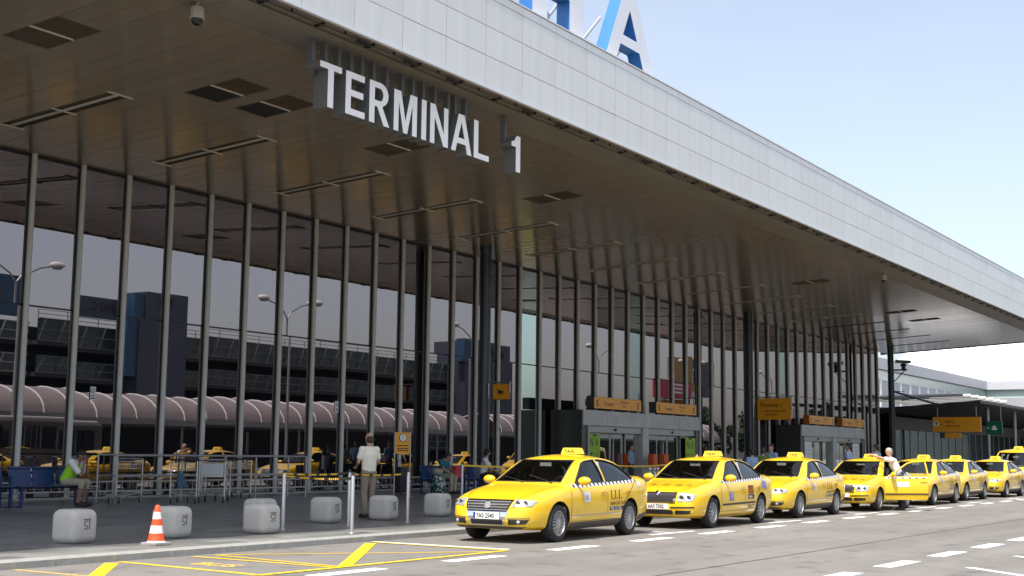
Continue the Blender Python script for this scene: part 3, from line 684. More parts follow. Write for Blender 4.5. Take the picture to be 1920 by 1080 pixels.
# tape posts and belts
pm_ = MB(); pm_.lathe([(.001, 0), (.055, 0), (.055, .01), (.032, .03), (.032, .98), (.03, .985), (.03, 1.04), (.001, 1.05)], None, 18, 0, [0, 0, 0, 0, 0, 1, 1]); pmm = pm_.mesh('tape_post', ['steel', 'trimblack'], 40)
posts = [(17.43, 14.62, 'brushed steel tape post standing in the sun at the pavement edge'), (19.0, 16.02, 'brushed steel tape post just behind the sunlit one'), (17.22, 16.02, 'brushed steel tape post at the end of the trolley railing'), (20.65, 15.90, 'brushed steel tape post right of the man in the cream shirt'), (29.42, 20.79, 'brushed steel tape post beside the first taxi bonnet'), (38.2, 21.0, 'slim tape post behind the first taxi roof, left of the doors'), (42.3, 21.0, 'slim tape post behind the second taxi, in front of the doors')]
for x, y, l in posts: tag(link('tape_post', pmm, None, PP(x, y)), l, 'post', 'tape posts')
def belt(a, b, za, zb, label, sag=.03, n=14, yellow=False):
    A = Vector((a[0], a[1], pavz(a[1])+za)); B = Vector((b[0], b[1], pavz(b[1])+zb)); d = B-A; q = Vector((-d.y, d.x, 0)).normalized()*.004
    t = thing('tape_belt', label, 'tape', (0, 0, 0), 0, 'retractable tapes'); m = MB(); y = MB(); s = MB()
    pts = [A+d*(i/n)-Vector((0, 0, sag*4*(i/n)*(1-i/n))) for i in range(n+1)]
    for p0, p1 in zip(pts[:-1], pts[1:]):
        m.add([p0+q+Vector((0, 0, -.025)), p1+q+Vector((0, 0, -.025)), p1+q+Vector((0, 0, .025)), p0+q+Vector((0, 0, .025)), p0-q+Vector((0, 0, -.025)), p1-q+Vector((0, 0, -.025)), p1-q+Vector((0, 0, .025)), p0-q+Vector((0, 0, .025))], [(0, 1, 2, 3), (7, 6, 5, 4), (0, 4, 5, 1), (3, 2, 6, 7)], 1 if yellow else 0)
    for i in range(int(d.length/.30)):
        for k in range(5):
            u = (i*.30+.03+k*.042)/d.length; u1 = u+.03/d.length; hh = .012 if (i+k) % 3 else .016
            p0 = A+d*u-Vector((0, 0, sag*4*u*(1-u))); p1 = A+d*u1-Vector((0, 0, sag*4*u1*(1-u1)))
            for sg in (1.4, -1.4):
                y.add([p0+q*sg+Vector((0, 0, -hh)), p1+q*sg+Vector((0, 0, -hh)), p1+q*sg+Vector((0, 0, hh)), p0+q*sg+Vector((0, 0, hh))], [(0, 1, 2, 3)])
    m.build('belt', ['tape', 'tape_y'], t)
    if not yellow: y.build('print', 'tape_y', t)
belt((17.22, 16.02), (17.43, 14.62), .94, .94, 'black tape with yellow print from the railing end to the sunlit post')
belt((17.22, 16.02), (19.0, 16.02), .98, .98, 'black tape with yellow print from the railing end to the rear post')
belt((19.0, 16.02), (20.65, 15.90), .96, .96, 'black tape with yellow print across the cream shirted man\'s back')
belt((29.42, 20.79), (38.2, 21.0), .96, .96, 'yellow tape stretched behind the first taxi', .06, 14, True)
belt((38.2, 21.0), (42.3, 21.0), .96, .96, 'yellow tape stretched in front of the entrance doors', .05, 14, True)
# trolley corral railing
rl = thing('trolley_railing', 'long steel two-bar railing round the luggage trolleys', 'railing', PP(23.5, 24.1)); zb = lambda y: pavz(y)-pavz(24.1)
def L_(x, y, z): return (x-23.5, y-24.1, z+zb(y))
b = MB()
for yy in (24.1, 24.75):
    for z in (1.10, .62): b.tube([L_(20.3, yy, z), L_(26.75, yy, z)], .022, 8)
b.tube([L_(26.75, 24.1, 1.10), L_(26.75, 24.75, 1.10)], .022, 8); b.build('rail', 'galv', rl)
for x, y in ((20.3, 24.1), (23.75, 24.1), (26.75, 24.1), (20.3, 24.75), (22.9, 24.75), (25.5, 24.75), (26.75, 24.75)):
    MB().tube([L_(x, y, 0), L_(x, y, 1.1)], .022, 8).build('post', 'galv', rl)
def trolley(x, y, rz, label, board):
    t = thing('luggage_trolley', label, 'trolley', PP(x, y), R(rz), 'luggage trolleys in the corral')
    f = MB()
    f.tube([(-.30, 0, .16), (-.30, 0, 1.0), (-.30, .02, 1.02), (.30, .02, 1.02), (.30, 0, 1.0), (.30, 0, .16)], .017, 7)
    f.tube([(-.28, .03, .24), (-.20, .95, .18), (.20, .95, .18), (.28, .03, .24)], .015, 7); f.tube([(-.30, 0, .26), (.30, 0, .26)], .014, 6)
    for k in range(5): f.tube([(-.2+k*.1, .03, .245), (-.15+k*.075, .95, .185)], .008, 5)
    f.build('frame', 'steel', t)
    k = MB()
    for z in (.80, .88, .96): k.tube([(-.27, .03, z), (-.25, .30, z), (.25, .30, z), (.27, .03, z)], .008, 5)
    for i in range(11): u = -.25+i*.05; k.tube([(u, .30, .79), (u, .30, .97)], .005, 4); k.tube([(u, .02, .79), (u, .02, .97)], .005, 4)
    k.box(-.26, .26, .02, .30, .785, .795); k.build('basket', 'galv', t)
    MB().tube([(-.34, -.03, 1.03), (.34, -.03, 1.03)], .022, 8).build('handle', 'galv' if board else 'trimblack', t)
    if board: MB().box(-.27, .27, -.022, -.012, .62, .93).build('advert_board', board, t)
    for px, py in ((-.28, .02), (.28, .02), (-.12, .92), (.12, .92)):
        w = MB(); w.lathe([(.001, -.016), (.035, -.018), (.065, -.018), (.072, 0), (.065, .018), (.035, .018), (.001, .016)], T(px, py, .072) @ Matrix.Rotation(R(90), 4, 'Y'), 16, 0, [1, 1, 0, 0, 1, 1]); w.box(px-.024, px-.020, py-.03, py+.03, .07, .19, 1); w.box(px+.020, px+.024, py-.03, py+.03, .07, .19, 1)
        w.build('wheel', ['black_rubber', 'galv'], t, 40)
trolley(21.62, 23.30, -42, 'luggage trolley at the left of the row, with a blue flap on its frame', None)
trolley(22.50, 23.28, -42, 'luggage trolley second from the left with a pale board under its basket', 'wall_pale')
trolley(23.15, 23.75, -50, 'bare luggage trolley pushed in behind the pale boarded one', None)
trolley(24.35, 24.22, -42, 'luggage trolley at the right of the row inside the railing', None)
trolley(20.95, 24.4, 120, 'luggage trolley at the far left, turned nose towards the road', None)
b = MB(); b.prism([(0, 0), (.26, 0), (.20, .12), (.12, .30), (.03, .40), (0, .40)], lambda u, v, d: (21.50+u*.74, 23.36-u*.67+d, pavz(23.3)+.38+v), 0, .03); tag(b.build('trolley_flap', 'tower_blue'), 'curved blue flap hung on the left luggage trolley', 'flap')
# blue benches
def bench(x, y, seats, label):
    t = thing('bench', label, 'bench', PP(x, y), 0, 'blue metal benches'); w = .60*seats
    s = MB()
    for i in range(seats):
        a = i*.60+.02; s = MB()
        s.box(a, a+.56, .0, .44, .43, .455, 0, .01); s.build('seat', 'bench', t)
        bk = MB(); M4 = T(a+.28, .47, .66) @ Matrix.Rotation(R(-10), 4, 'X')
        bk.obox(M4, .56, .02, .40); bk.obox(T(a+.28, .455, .83) @ Matrix.Rotation(R(-10), 4, 'X'), .56, .05, .03); bk.build('backrest', 'bench', t)
    f = MB(); f.box(0, w, .20, .25, .385, .43); f.build('beam', 'bench', t)
    for a in ([.06, w-.06] if seats < 4 else [.06, w/2, w-.06]):
        l = MB(); l.box(a-.025, a+.025, .03, .42, .0, .025); l.box(a-.025, a+.025, .02, .06, 0, .40); l.box(a-.025, a+.025, .40, .44, 0, .66); l.box(a-.025, a+.025, .02, .44, .39, .425)
        l.build('leg', 'bench', t)
bench(14.95, 23.72, 4, 'blue metal bench at the left edge of the picture')
bench(17.48, 23.72, 3, 'blue metal bench carrying the man in the green vest')
bench(32.0, 23.75, 4, 'blue metal bench with the person in teal')
bench(34.5, 23.75, 2, 'short blue metal bench next to the dark column')
# luggage
zl = pavz(23.9)
b = MB(); b.box(30.95, 31.38, 24.1, 24.4, zl+.06, zl+.82, 0, .04); b.tube([(31.02, 24.3, zl+.8), (31.02, 24.3, zl+1.02), (31.3, 24.3, zl+1.02), (31.3, 24.3, zl+.8)], .012, 6); b.cyl((31.0, 24.15, zl), .03, .07); b.cyl((31.3, 24.15, zl), .03, .07)
tag(b.build('suitcase', 'purple'), 'dark purple upright suitcase left of the floral bag', 'suitcase')
zl = pavz(23.5); b = MB(); b.ball((32.02, 23.5, zl+.30), (.25, .21, .33), 0, 14, 10); b.tube([(31.87, 23.5, zl+.55), (31.95, 23.44, zl+.78), (32.09, 23.44, zl+.78), (32.17, 23.5, zl+.55)], .02, 6); b.v = [(x, y, max(z, zl+.005)) for x, y, z in b.v]
tag(b.build('floral_bag', 'floral', None, 60), 'bulging teal flower patterned bag on the floor by the bench', 'bag')
b = MB(); b.ball((31.98, 23.5, zl+.69), (.18, .15, .11), 0, 12, 8); tag(b.build('straw_hat', 'shorts', None, 60), 'rounded beige hat lying on the floral bag', 'hat')
b = MB(); b.box(33.3, 33.62, 23.78, 24.0, zl+.465, zl+.84, 0, .05); tag(b.build('shopping_bag', 'redbag'), 'red and white bag on the bench right of the seated woman', 'bag')
# ash bin by the sign
b = MB(); b.lathe([(.001, 0), (.11, 0), (.11, .42), (.10, .43), (.10, .40), (.001, .40)], T(31.0, 25.3, .95), 20); b.box(30.98, 31.02, 25.3, 25.34, pavz(25.3), .95)
tag(b.build('ash_bin', 'steel', None, 40), 'small steel cylinder ash bin on a stem by the glass', 'bin')
# orange seats seen at the entrance doors
for i, (x, l) in enumerate(((45.6, 'dark orange post box standing left of the centre pier'), (47.7, 'bright orange box standing right of the centre pier'), (48.7, 'second bright orange box right of the centre pier'))):
    b = MB(); y = 24.2; b.box(x, x+.42, y, y+.25, pavz(y)+.75, pavz(y)+1.30, 0, .03); b.box(x+.16, x+.26, y+.08, y+.16, pavz(y), pavz(y)+.75, 1); b.box(x+.02, x+.4, y+.02, y+.22, pavz(y), pavz(y)+.03, 1)
    tag(b.build('ticket_box', ['orange_bin', 'galv']), l, 'box', 'orange boxes by the doors')
# dome cameras under the soffit
dm = MB(); dm.cyl((0, 0, -.09), .03, .09, 10, 0); dm.lathe([(.001, -.09), (.10, -.095), (.115, -.13), (.115, -.27), (.125, -.275), (.125, -.30), (.10, -.305)], None, 22, 0); dm.lathe([(.10, -.30), (.10, -.34), (.075, -.39), (.04, -.415), (.001, -.42)], None, 22, 1); dmm = dm.mesh('dome_camera', ['cctv', 'smoke'], 45)
for x, y, l in ((14.78, 16.08, 'white dome camera with smoked bowl under the canopy, top left'), (52.4, 16.02, 'small white dome camera under the far canopy edge')):
    tag(link('dome_camera', dmm, None, (x, y, ZS(y)+.02)), l, 'camera', 'dome cameras')
# pan-tilt camera on the far column
t = thing('pan_tilt_camera', 'dark camera on a bracket arm high on the last column', 'camera', (82.24, 24.66, 7.05))
b = MB(); b.tube([(0, 0, 0), (0, -.85, 0)], .05, 8); b.tube([(0, .02, -.75), (0, -.7, -.02)], .03, 6); b.build('arm', 'frame_dark', t)
b = MB(); b.cyl((0, -.62, .02), .13, .2, 14); b.ball((0, -.62, .30), (.12, .2, .12)); b.build('mount', 'frame_dark', t)
b = MB(); b.obox(T(-.05, -.62, .52) @ Matrix.Rotation(R(4), 4, 'X'), .22, .95, .2); b.build('housing', 'lamp_pole', t)
b = MB(); b.tube([(0, -.05, -1.35), (0, -.62, -1.35)], .02, 6); b.build('small_arm', 'frame_dark', t)

# ------------------------------------------------------------------ neighbouring terminal at the far end
nb = thing('annex_building', 'pale neighbouring terminal with green glass band and white roof far right', 'building', (0, 0, 0))
b = MB(); b.box(84.0, 131, 30.2, 31.2, .2, 7.35, 0); b.box(130.2, 131.2, 12, 30.2, .2, 7.35, 0); b.build('wall', 'wall_grey', nb)
b = MB(); b.box(84.0, 131.3, 30.0, 31.2, 8.15, 9.0); b.box(130, 131.3, 12, 30.0, 8.15, 9.0); b.build('parapet', 'wall_pale', nb)
b = MB(); b.box(84.0, 131, 30.25, 31.1, 7.35, 8.15); b.box(130.3, 131.2, 12, 30.25, 7.35, 8.15); b.build('glazed_band', 'wall_green', nb)
wp = MB().box(0, 2.25, -.06, 0, 0, 1.95).mesh('wall_panel', 'wall_pale'); wt = MB().box(-.06, .06, -.14, -.06, 0, 2.05).mesh('mullion', 'white')
for i in range(18):
    link('wall_panel', wp, nb, (84.4+2.55*i, 30.2, 5.3)); link('mullion', wt, nb, (84.4+2.55*i-.25, 30.2, 5.3)); link('mullion', wt, nb, (84.4+2.55*i-.05, 30.2, 5.3))
b = MB(); b.prism([(30.6, 9.0), (62, 17.0), (62, 16.4), (30.6, 8.6)], lambda u, v, d: (d, u, v), 84, 230); b.build('roof', 'roof_white', nb)
b = MB(); b.prism([(131.0, 9.0), (164, 19), (164, 18.4), (131.0, 8.6)], lambda u, v, d: (u, d, v), 12, 42); b.build('roof', 'roof_white', nb)
for yy in (35.0, 22.0):   # walkways up the white roof
    b = MB()
    for dz in (.5, 1.1): b.tube([(132, yy, 9.4+dz), (163, yy, 18.8+dz)], .06, 5)
    for k in range(13): x = 132+k*2.4; z = 9.4+(x-132)*.303; b.tube([(x, yy, z-.5), (x, yy, z+1.1)], .05, 4)
    b.build('roof_walkway', 'wall_grey', nb)
for dy in (0, .9, 1.7): MB().tube([(129.4, 23.5+dy, 6.6), (129.4, 24.0+dy*.4, 10.4)], .12, 6).build('mast', 'white', nb)
# low glazed link with dark canopy
lk = thing('link_canopy', 'dark sloping canopy over the glazed link beyond the last column', 'canopy', (0, 0, 0))
b = MB(); b.prism([(19.83, 4.98), (29.5, 4.14), (29.5, 4.50), (19.83, 5.16)], lambda u, v, d: (d, u, v), 84, 130); b.build('roof', 'dark_roof', lk)
for x in (90, 98, 106): MB().tube([(x, 20.8, .2), (x, 20.8, 4.95)], .12, 10).build('post', 'lamp_pole', lk)
for k in range(7): MB().tube([(86+k*1.9, 28.0, 5.5), (88.5+k*2.1, 22.0, 5.75)], .13, 6).build('roof_pipe', 'white', lk)
b = MB(); b.tube([(82.3, 24.7, 5.7), (87, 23.8, 5.2), (93, 23.2, 4.9)], .07, 6); b.tube([(83.3, 24.5, 5.2), (85.5, 24.1, 5.4)], .04, 6); b.build('strut', 'frame_dark', lk)
MB().box(85, 130, 28.6, 28.7, .2, 4.2).build('back_wall', 'int_wall', lk)
gp = MB().box(0, 1.95, -.01, .01, 0, 3.0).mesh('pane', mirror_glass('link_glass', (.10, .12, .115), (.012, .017, .016))); gm = MB().box(-.03, .03, -.05, .05, 0, 3.9).mesh('mullion', 'mullion')
for i in range(21):
    link('pane', gp, lk, (86+2*i+.03, 26.0, .40)); link('mullion', gm, lk, (86+2*i, 26.0, .30))
MB().box(86, 128, 25.9, 26.1, 3.42, 4.25).build('head_beam', 'dark_roof', lk)
for i in range(9):
    x = 87+i*4.3; b = MB(); b.box(x, x+1.2+.5*(i % 3), 26.6, 27.6, .35, 1.3+.5*(i % 2)); b.build('counter', ['orange_bin', 'wall_grey', 'wall_pale', 'green', 'orange_bin', 'wall_grey', 'redbag', 'wall_pale', 'sign'][i], lk)
s = thing('overhead_sign', 'large orange direction sign with an arrow hanging under the dark canopy', 'sign', (84.6, 22.95, 3.20))
MB().box(-.09, .09, -2.98, 0, 0, .93, 0, .01).build('sign_box', 'sign', s); b = MB()
for y in (-.3, -2.7): b.tube([(0, y, .93), (0, y, 1.6)], .03, 6)
b.build('hanger', 'lamp_pole', s)
b = MB(); b.lathe([(.001, 0), (.17, 0)], T(-.094, -.24, .50) @ Matrix.Rotation(R(90), 4, 'Y'), 20); b.build('arrow_disc', 'white', s)
b = MB(); A = lambda u, v: (-.098, -.24-u, .50+v); b.quad([A(-.03, -.12), A(.03, -.12), A(.03, .03), A(-.03, .03)]); b.quad([A(-.10, .0), A(.10, .0), A(0, .13)])
put_text(b, 'PŘÍLETY', .17, T(-.094, -.80, .56) @ FACE_X, 0, .003, sx=.9); put_text(b, 'ARRIVALS HALL', .15, T(-.094, -.80, .32) @ FACE_X, 0, .003, sx=.9); b.box(-.095, -.094, -.66, -.52, .44, .47); b.build('lettering', 'black', s)
s = tag(MB().box(84.5, 84.62, 21.2, 22.5, 2.80, 3.14).build('small_sign', 'sign'), 'small orange sign below the large hanging direction sign', 'sign')
MB().box(84.48, 84.5, 22.2, 22.5, 2.80, 3.14).build('dark_end', 'sign_dark', s)
s = thing('exit_sign', 'dark green hanging sign with a white pictogram right of the orange sign', 'sign', (84.6, 19.66, 3.03))
MB().box(-.08, .08, -.98, 0, 0, .82, 0, .02).build('sign_box', 'green', s)
b = MB(); A = lambda u, v: (-.084, -.5-u, .42+v); b.quad([A(-.16, -.14), A(.16, -.14), A(.16, .0), A(-.16, .0)]); b.quad([A(-.10, .02), A(.10, .02), A(.10, .12), A(-.10, .12)]); b.quad([A(-.42, -.05), A(-.32, -.05), A(-.32, .02), A(-.42, .02)]); b.build('pictogram', 'white', s)
b = MB(); b.tube([(0, -.1, .82), (0, -.1, 1.5)], .025, 6); b.tube([(0, -.9, .82), (0, -.9, 1.8)], .025, 6); b.build('hanger', 'lamp_pole', s)

# ------------------------------------------------------------------ across the road (seen mirrored in the glass)
cp = thing('car_park', 'multi-storey car park with teal glass bands mirrored in the terminal glass', 'building', (0, 0, 0))
b = MB(); b.box(58, 132, -72, -44, 0, 11.8); b.box(36, 58, -72, -50, 0, 11.8); b.build('core', 'dark_int', cp)
for k, z in enumerate((2.3, 5.0, 7.7, 10.4)):
    MB().box(69.6, 130, -44, -41, z-.35, z).build('deck', 'cp_conc', cp)
    MB().box(36, 69.4, -50, -42.5, z-.35, z).build('deck', 'cp_conc', cp)
    hb_ = 1.4 if k < 3 else 1.9
    MB().box(69.6, 130, -41.05, -40.95, z, z+hb_).build('glass_band', 'teal_glass', cp)
    fm = MB()
    for i in range(30): x = 69.6+i*2.0; fm.tube([(x, -40.8, z), (x+.5, -40.5, z+hb_)], .045, 4)
    for zz in (0, hb_/2, hb_): fm.tube([(69.6, -40.75, z+zz), (130, -40.75, z+zz)], .05, 4)
    fm.build('frame_grid', 'cp_frame', cp)
    MB().box(36, 69.4, -42.05, -41.95, z, z+1.5).build('glass_band', 'teal_glass', cp)
    fm = MB()
    for i in range(17): fm.tube([(36+i*2, -41.8, z), (36.5+i*2, -41.6, z+1.5)], .07, 4)
    for zz in (0, .75, 1.5): fm.tube([(36, -41.8, z+zz), (69.4, -41.8, z+zz)], .07, 4)
    fm.build('frame_grid', 'cp_frame_lt', cp)
rr_ = MB()
for zz in (12.7, 13.05): rr_.tube([(69.6, -41, zz), (130, -41, zz)], .035, 4)
for i in range(20): rr_.tube([(69.6+i*3, -41, 12.2), (69.6+i*3, -41, 13.05)], .035, 4)
rr_.build('roof_rail', 'cp_frame', cp)
tw = MB(); tw.box(79.2, 84.2, -41.5, -38.5, 0, 15.5, 1); tw.box(78.0, 79.2, -40.6, -38.7, 8, 15.3, 0); tw.box(80.8, 82.2, -38.5, -38.4, 14.3, 15.0, 2); tw.build('stair_tower', ['tower_blue', 'tower_grey', 'dark_int'], cp)
tw = MB(); tw.box(129.5, 140.2, -44, -39, 0, 15.3, 1); tw.box(128.4, 134, -40, -38.8, 12.8, 15.4, 0); tw.box(135.5, 138.5, -39, -38.9, 13.6, 14.4, 2); tw.build('stair_tower', ['tower_blue', 'tower_grey', 'dark_int'], cp)
tw = MB(); tw.box(44, 67.6, -40.9, -40.5, 12.2, 15.9, 0); tw.box(48, 66.0, -40.48, -40.45, 13.8, 14.8, 1); tw.build('blue_hoarding', ['tower_blue', 'tower_grey'], cp)
ss = thing('parking_sign', 'car park roof sign reading PARKING C with a blue P', 'sign', (0, 0, 0))
MB().box(72.6, 79.6, -40.4, -40.2, 13.05, 14.55).build('sign_board', 'tower_grey', ss)
b = MB(); put_text(b, 'PARKING C', 1.05, T(79.2, -40.17, 13.4) @ FACE_YP, 0, .02, sx=.94); b.build('lettering', 'black', ss)
# vaulted walkway roof
def vault(x0, x1, label):
    v = thing('walkway_canopy', label, 'canopy', (0, 0, 0), 0, 'vaulted walkway roofs'); n = 12
    yc, zc = -10.0, 2.85
    def arc(r, k): a = math.pi*k/n; return (yc+2.6*r*math.cos(a), zc+.45+1.55*r*math.sin(a))
    N = int((x1-x0)/1.7)
    seg = MB()
    for k in range(n):
        a = arc(1, k); c = arc(1, k+1); a2 = arc(.985, k); c2 = arc(.985, k+1)
        seg.add([(0, a[0], a[1]), (1.64, a[0], a[1]), (1.64, c[0], c[1]), (0, c[0], c[1]), (0, a2[0], a2[1]), (1.64, a2[0], a2[1]), (1.64, c2[0], c2[1]), (0, c2[0], c2[1])], [(0, 1, 2, 3), (7, 6, 5, 4)])
    sm = seg.mesh('roof_panel', 'vault', 60)
    rb = MB(); rb.tube([(0, *arc(1.01, k)) for k in range(n+1)], .05, 5); rbm = rb.mesh('rib', 'lamp_head')
    for i in range(N): link('roof_panel', sm, v, (x0+i*1.7+.03, 0, 0)); link('rib', rbm, v, (x0+i*1.7, 0, 0))
    MB().box(x0, x0+N*1.7, -12.7, -12.5, 2.9, 3.4).build('gutter', 'lamp_pole', v); MB().box(x0, x0+N*1.7, -7.55, -7.35, 3.0, 3.36).build('gutter', 'lamp_pole', v)
    for i in range(0, N+1, 3):
        for y in (-12.4, -7.6): MB().tube([(x0+i*1.7, y, 0), (x0+i*1.7, y, 3.1)], .08, 8).build('post', 'lamp_pole', v)
    MB().box(x0, x0+N*1.7, -12.35, -12.3, .3, 2.9).build('back_screen', 'cp_conc', v)
vault(30, 87.2, 'long vaulted walkway roof across the road, mirrored in the glass behind the benches')
vault(90.2, 136, 'further vaulted walkway roof across the road, mirrored right of the dark column')
# double-arm street lamps
lm_ = None
for i, x in enumerate((41.4, 61.7, 82.0, 102.3, 122.6, 142.9)):
    if lm_ is None:
        t = thing('street_lamp', '', 'street lamp', (x, -5, 0)); lm_ = t
        b = MB(); b.tube([(0, 0, 0), (0, 0, 4), (0, 0, 10.1)], [.11, .09, .06], 10)
        for s_ in (-1, 1): b.tube([(0, 0, 10.0), (s_*.35, 0, 10.45), (s_*1.3, 0, 10.95), (s_*2.0, 0, 11.12)], .045, 8)
        b.build('pole', 'lamp_pole', t)
        for s_ in (-1, 1):
            b = MB(); b.ball((s_*2.35, 0, 11.22), (.48, .28, .20), 0, 14, 8); b.v = [(a, c, max(z, 11.13)) for a, c, z in b.v]; b.lathe([(.30, 0), (.22, -.14), (.001, -.17)], T(s_*2.35, 0, 11.15), 16, 1); b.build('lamp_head', ['lamp_head', 'lamp_pole'], t, 50)
    else: t = copy_tree(lm_); t.location = (x, -5, 0)
    tag(t, ['first', 'second', 'third', 'fourth', 'fifth', 'sixth'][i]+' double-arm street lamp from the left mirrored in the glass', 'street lamp', 'double-arm street lamps')
# coach
ch = thing('parked_coach', 'long dark coach with pale roof edge mirrored at the lower left glass', 'coach', (31.4, -4.4, 0))
b = MB(); b.box(0, 13.2, 0, 2.55, .35, 2.84, 0, .12); b.build('body', 'coach', ch)
b = MB(); b.box(.2, 13.0,   .12, 2.43, 2.83, 2.98, 0, .06); b.build('roof', 'coach_roof', ch)
for k in range(7): MB().box(.9+k*1.7, 2.5+k*1.7, 2.55, 2.562, 1.4, 2.5).build('window', 'door_glass', ch)
MB().box(13.2, 13.21, .2, 2.35, 1.0, 2.6).build('windscreen', 'door_glass', ch)
for x in (2.4, 9.9): 
    for y in (.2, 2.35): MB().lathe([(.001, -.15), (.48, -.15), (.5, 0), (.48, .15), (.001, .15)], T(x, y, .5) @ Matrix.Rotation(R(90), 4, 'X'), 24).build('wheel', 'tyre', ch)
# billboard block
bb = thing('billboard', 'ochre and red advertising block on legs mirrored above the orange signs', 'billboard', (0, 0, 0))
MB().box(127.8, 133.2, -10.9, -10, 8.2, 12.4).build('block', 'bb_ochre', bb); MB().box(133.3, 138, -11.2, -10.2, 8.0, 12.2).build('side_block', 'tower_grey', bb)
MB().box(125.4, 128.6, -9.98, -9.9, 9.8, 12.1).build('white_panel', 'wall_pale', bb); MB().box(122.4, 130.0, -9.6, -9.4, 7.6, 9.6).build('red_poster', 'bb_red', bb); MB().box(127.8, 134, -9.98, -9.9, 7.9, 8.5).build('white_band', 'wall_pale', bb)
for k, w_ in enumerate((4.4, 3.2, 2.4)): MB().box(129.2-w_, 129.2, -9.4, -9.37, 8.95-k*.42, 9.15-k*.42).build('poster_line', 'decal_white', bb)
for x in (124, 129, 137): MB().tube([(x, -12, 0), (x, -12, 8.1)], .2, 8).build('post', 'lamp_pole', bb)
# trees beyond the billboard
def tree(x, y, h, r, label, seed):
    rn = random.Random(seed); t = thing('tree', label, 'tree', (x, y, 0), 0, 'trees across the road'); b = MB()
    b.tube([(0, 0, 0), (.1, 0, h*.3), (0, .1, h*.65)], [.22, .16, .08], 8)
    for k in range(7): a = k*.9; b.tube([(0, 0, h*(.3+.05*k)), (math.cos(a)*r*.6, math.sin(a)*r*.6, h*(.5+.06*k))], [.08, .02], 5)
    b.build('trunk', 'bark', t); c = MB()
    cl = [(rn.gauss(0, r*.45), rn.gauss(0, r*.45), h*.66+rn.gauss(0, h*.16), r*rn.uniform(.25, .45)) for k in range(26)]
    for cx, cy, cz, cr_ in cl:
        for k in range(130):
            d = Vector((rn.gauss(0, 1), rn.gauss(0, 1), rn.gauss(0, 1))).normalized()*cr_*rn.uniform(.6, 1.05); p = Vector((cx, cy, cz))+d
            a = Vector((rn.gauss(0, 1), rn.gauss(0, 1), rn.gauss(0, 1))).normalized()*.34; bb_ = a.orthogonal().normalized()*.20
            c.add([p-a, p-bb_, p+a, p+bb_], [(0, 1, 2, 3)])
    c.build('crown', 'leaf', t)
for i, (x, y, h) in enumerate(((145, -14, 6.5), (153, -20, 7.5), (161, -12, 7), (171, -18, 8), (141, -26, 7.5), (182, -12, 7.5))):
    tree(x, y, h, h*.36, ['rounded leafy tree closest to the billboard, mirrored low in the glass', 'taller leafy tree behind the first, mirrored low in the glass', 'leafy tree third from the billboard in the mirrored row', 'tallest leafy tree of the mirrored row', 'leafy tree just behind the billboard legs', 'leafy tree farthest along the mirrored row'][i], i)

# ------------------------------------------------------------------ cars
def curve(xs, ys):
    n = len(xs); h = [xs[i+1]-xs[i] for i in range(n-1)]; d = [(ys[i+1]-ys[i])/h[i] for i in range(n-1)]; m = [0]*n
    m[0] = d[0]; m[-1] = d[-1]
    for i in range(1, n-1):
        m[i] = 0 if d[i-1]*d[i] <= 0 else (h[i-1]+h[i])*3/((2*h[i]+h[i-1])/d[i-1]+(h[i]+2*h[i-1])/d[i])
    def f(x):
        if x <= xs[0]: return ys[0]
        if x >= xs[-1]: return ys[-1]
        i = 0
        while x > xs[i+1]: i += 1
        t = (x-xs[i])/h[i]; a = 2*t**3-3*t*t+1; b = t**3-2*t*t+t; c = -2*t**3+3*t*t; e = t**3-t*t
        return a*ys[i]+b*h[i]*m[i]+c*ys[i+1]+e*h[i]*m[i+1]
    return f
def C(*p): return curve([a for a, b in p], [b for a, b in p])
class Spec: pass
def passat():
    s = Spec(); s.L = 4.77; s.fwx = .94; s.rwx = 3.65; s.wr_ = .322; s.x0c, s.x1c = 1.2, 4.08
    s.zt = C((0, .47), (.03, .585), (.08, .665), (.15, .725), (.3, .785), (.6, .865), (1.0, .94), (1.25, .98), (1.32, 1.01), (1.6, 1.175), (1.9, 1.345), (2.08, 1.425), (2.35, 1.478), (2.75, 1.50), (3.1, 1.485), (3.4, 1.44), (3.55, 1.405), (3.8, 1.285), (4.05, 1.155), (4.15, 1.12), (4.4, 1.105), (4.62, 1.075), (4.72, 1.0), (4.77, .86))
    s.zb = C((0, .37), (.05, .28), (.12, .24), (.3, .22), (.7, .205), (1.2, .195), (3.4, .195), (4.1, .225), (4.5, .27), (4.7, .33), (4.77, .45))
    s.w = C((0, .42), (.02, .56), (.06, .655), (.15, .745), (.3, .815), (.5, .862), (.8, .892), (1.2, .905), (2, .91), (2.8, .91), (3.6, .905), (4.1, .885), (4.45, .84), (4.65, .77), (4.73, .70), (4.77, .55))
    s.zs = C((0, .45), (.05, .57), (.15, .675), (.3, .735), (.6, .80), (1, .875), (1.3, .92), (2, .955), (3, .985), (3.8, 1.02), (4.3, 1.035), (4.6, 1.01), (4.72, .94), (4.77, .8))
    s.wr = C((0, .34), (.1, .55), (.3, .66), (.8, .71), (1.25, .715), (1.6, .675), (2.0, .62), (2.4, .60), (3.2, .595), (3.5, .60), (4.0, .635), (4.2, .66), (4.6, .62), (4.77, .42))
    s.cr = C((0, .004), (.3, .012), (1.2, .022), (1.6, .045), (2.1, .06), (2.8, .068), (3.5, .06), (4.1, .03), (4.77, .006))
    s.win = [[(1.60, .995), (2.12, 1.335), (2.28, 1.375), (2.63, 1.403), (2.66, 1.005)], [(2.74, 1.01), (2.715, 1.407), (3.05, 1.392), (3.38, 1.338), (3.60, 1.255), (3.84, 1.11), (3.88, 1.06), (3.82, 1.04)]]
    s.ws = [(.665, 1.005), (.535, 1.385)]; s.rg = [(.58, 1.16), (.50, 1.37)]; s.kind = 'passat'; return s
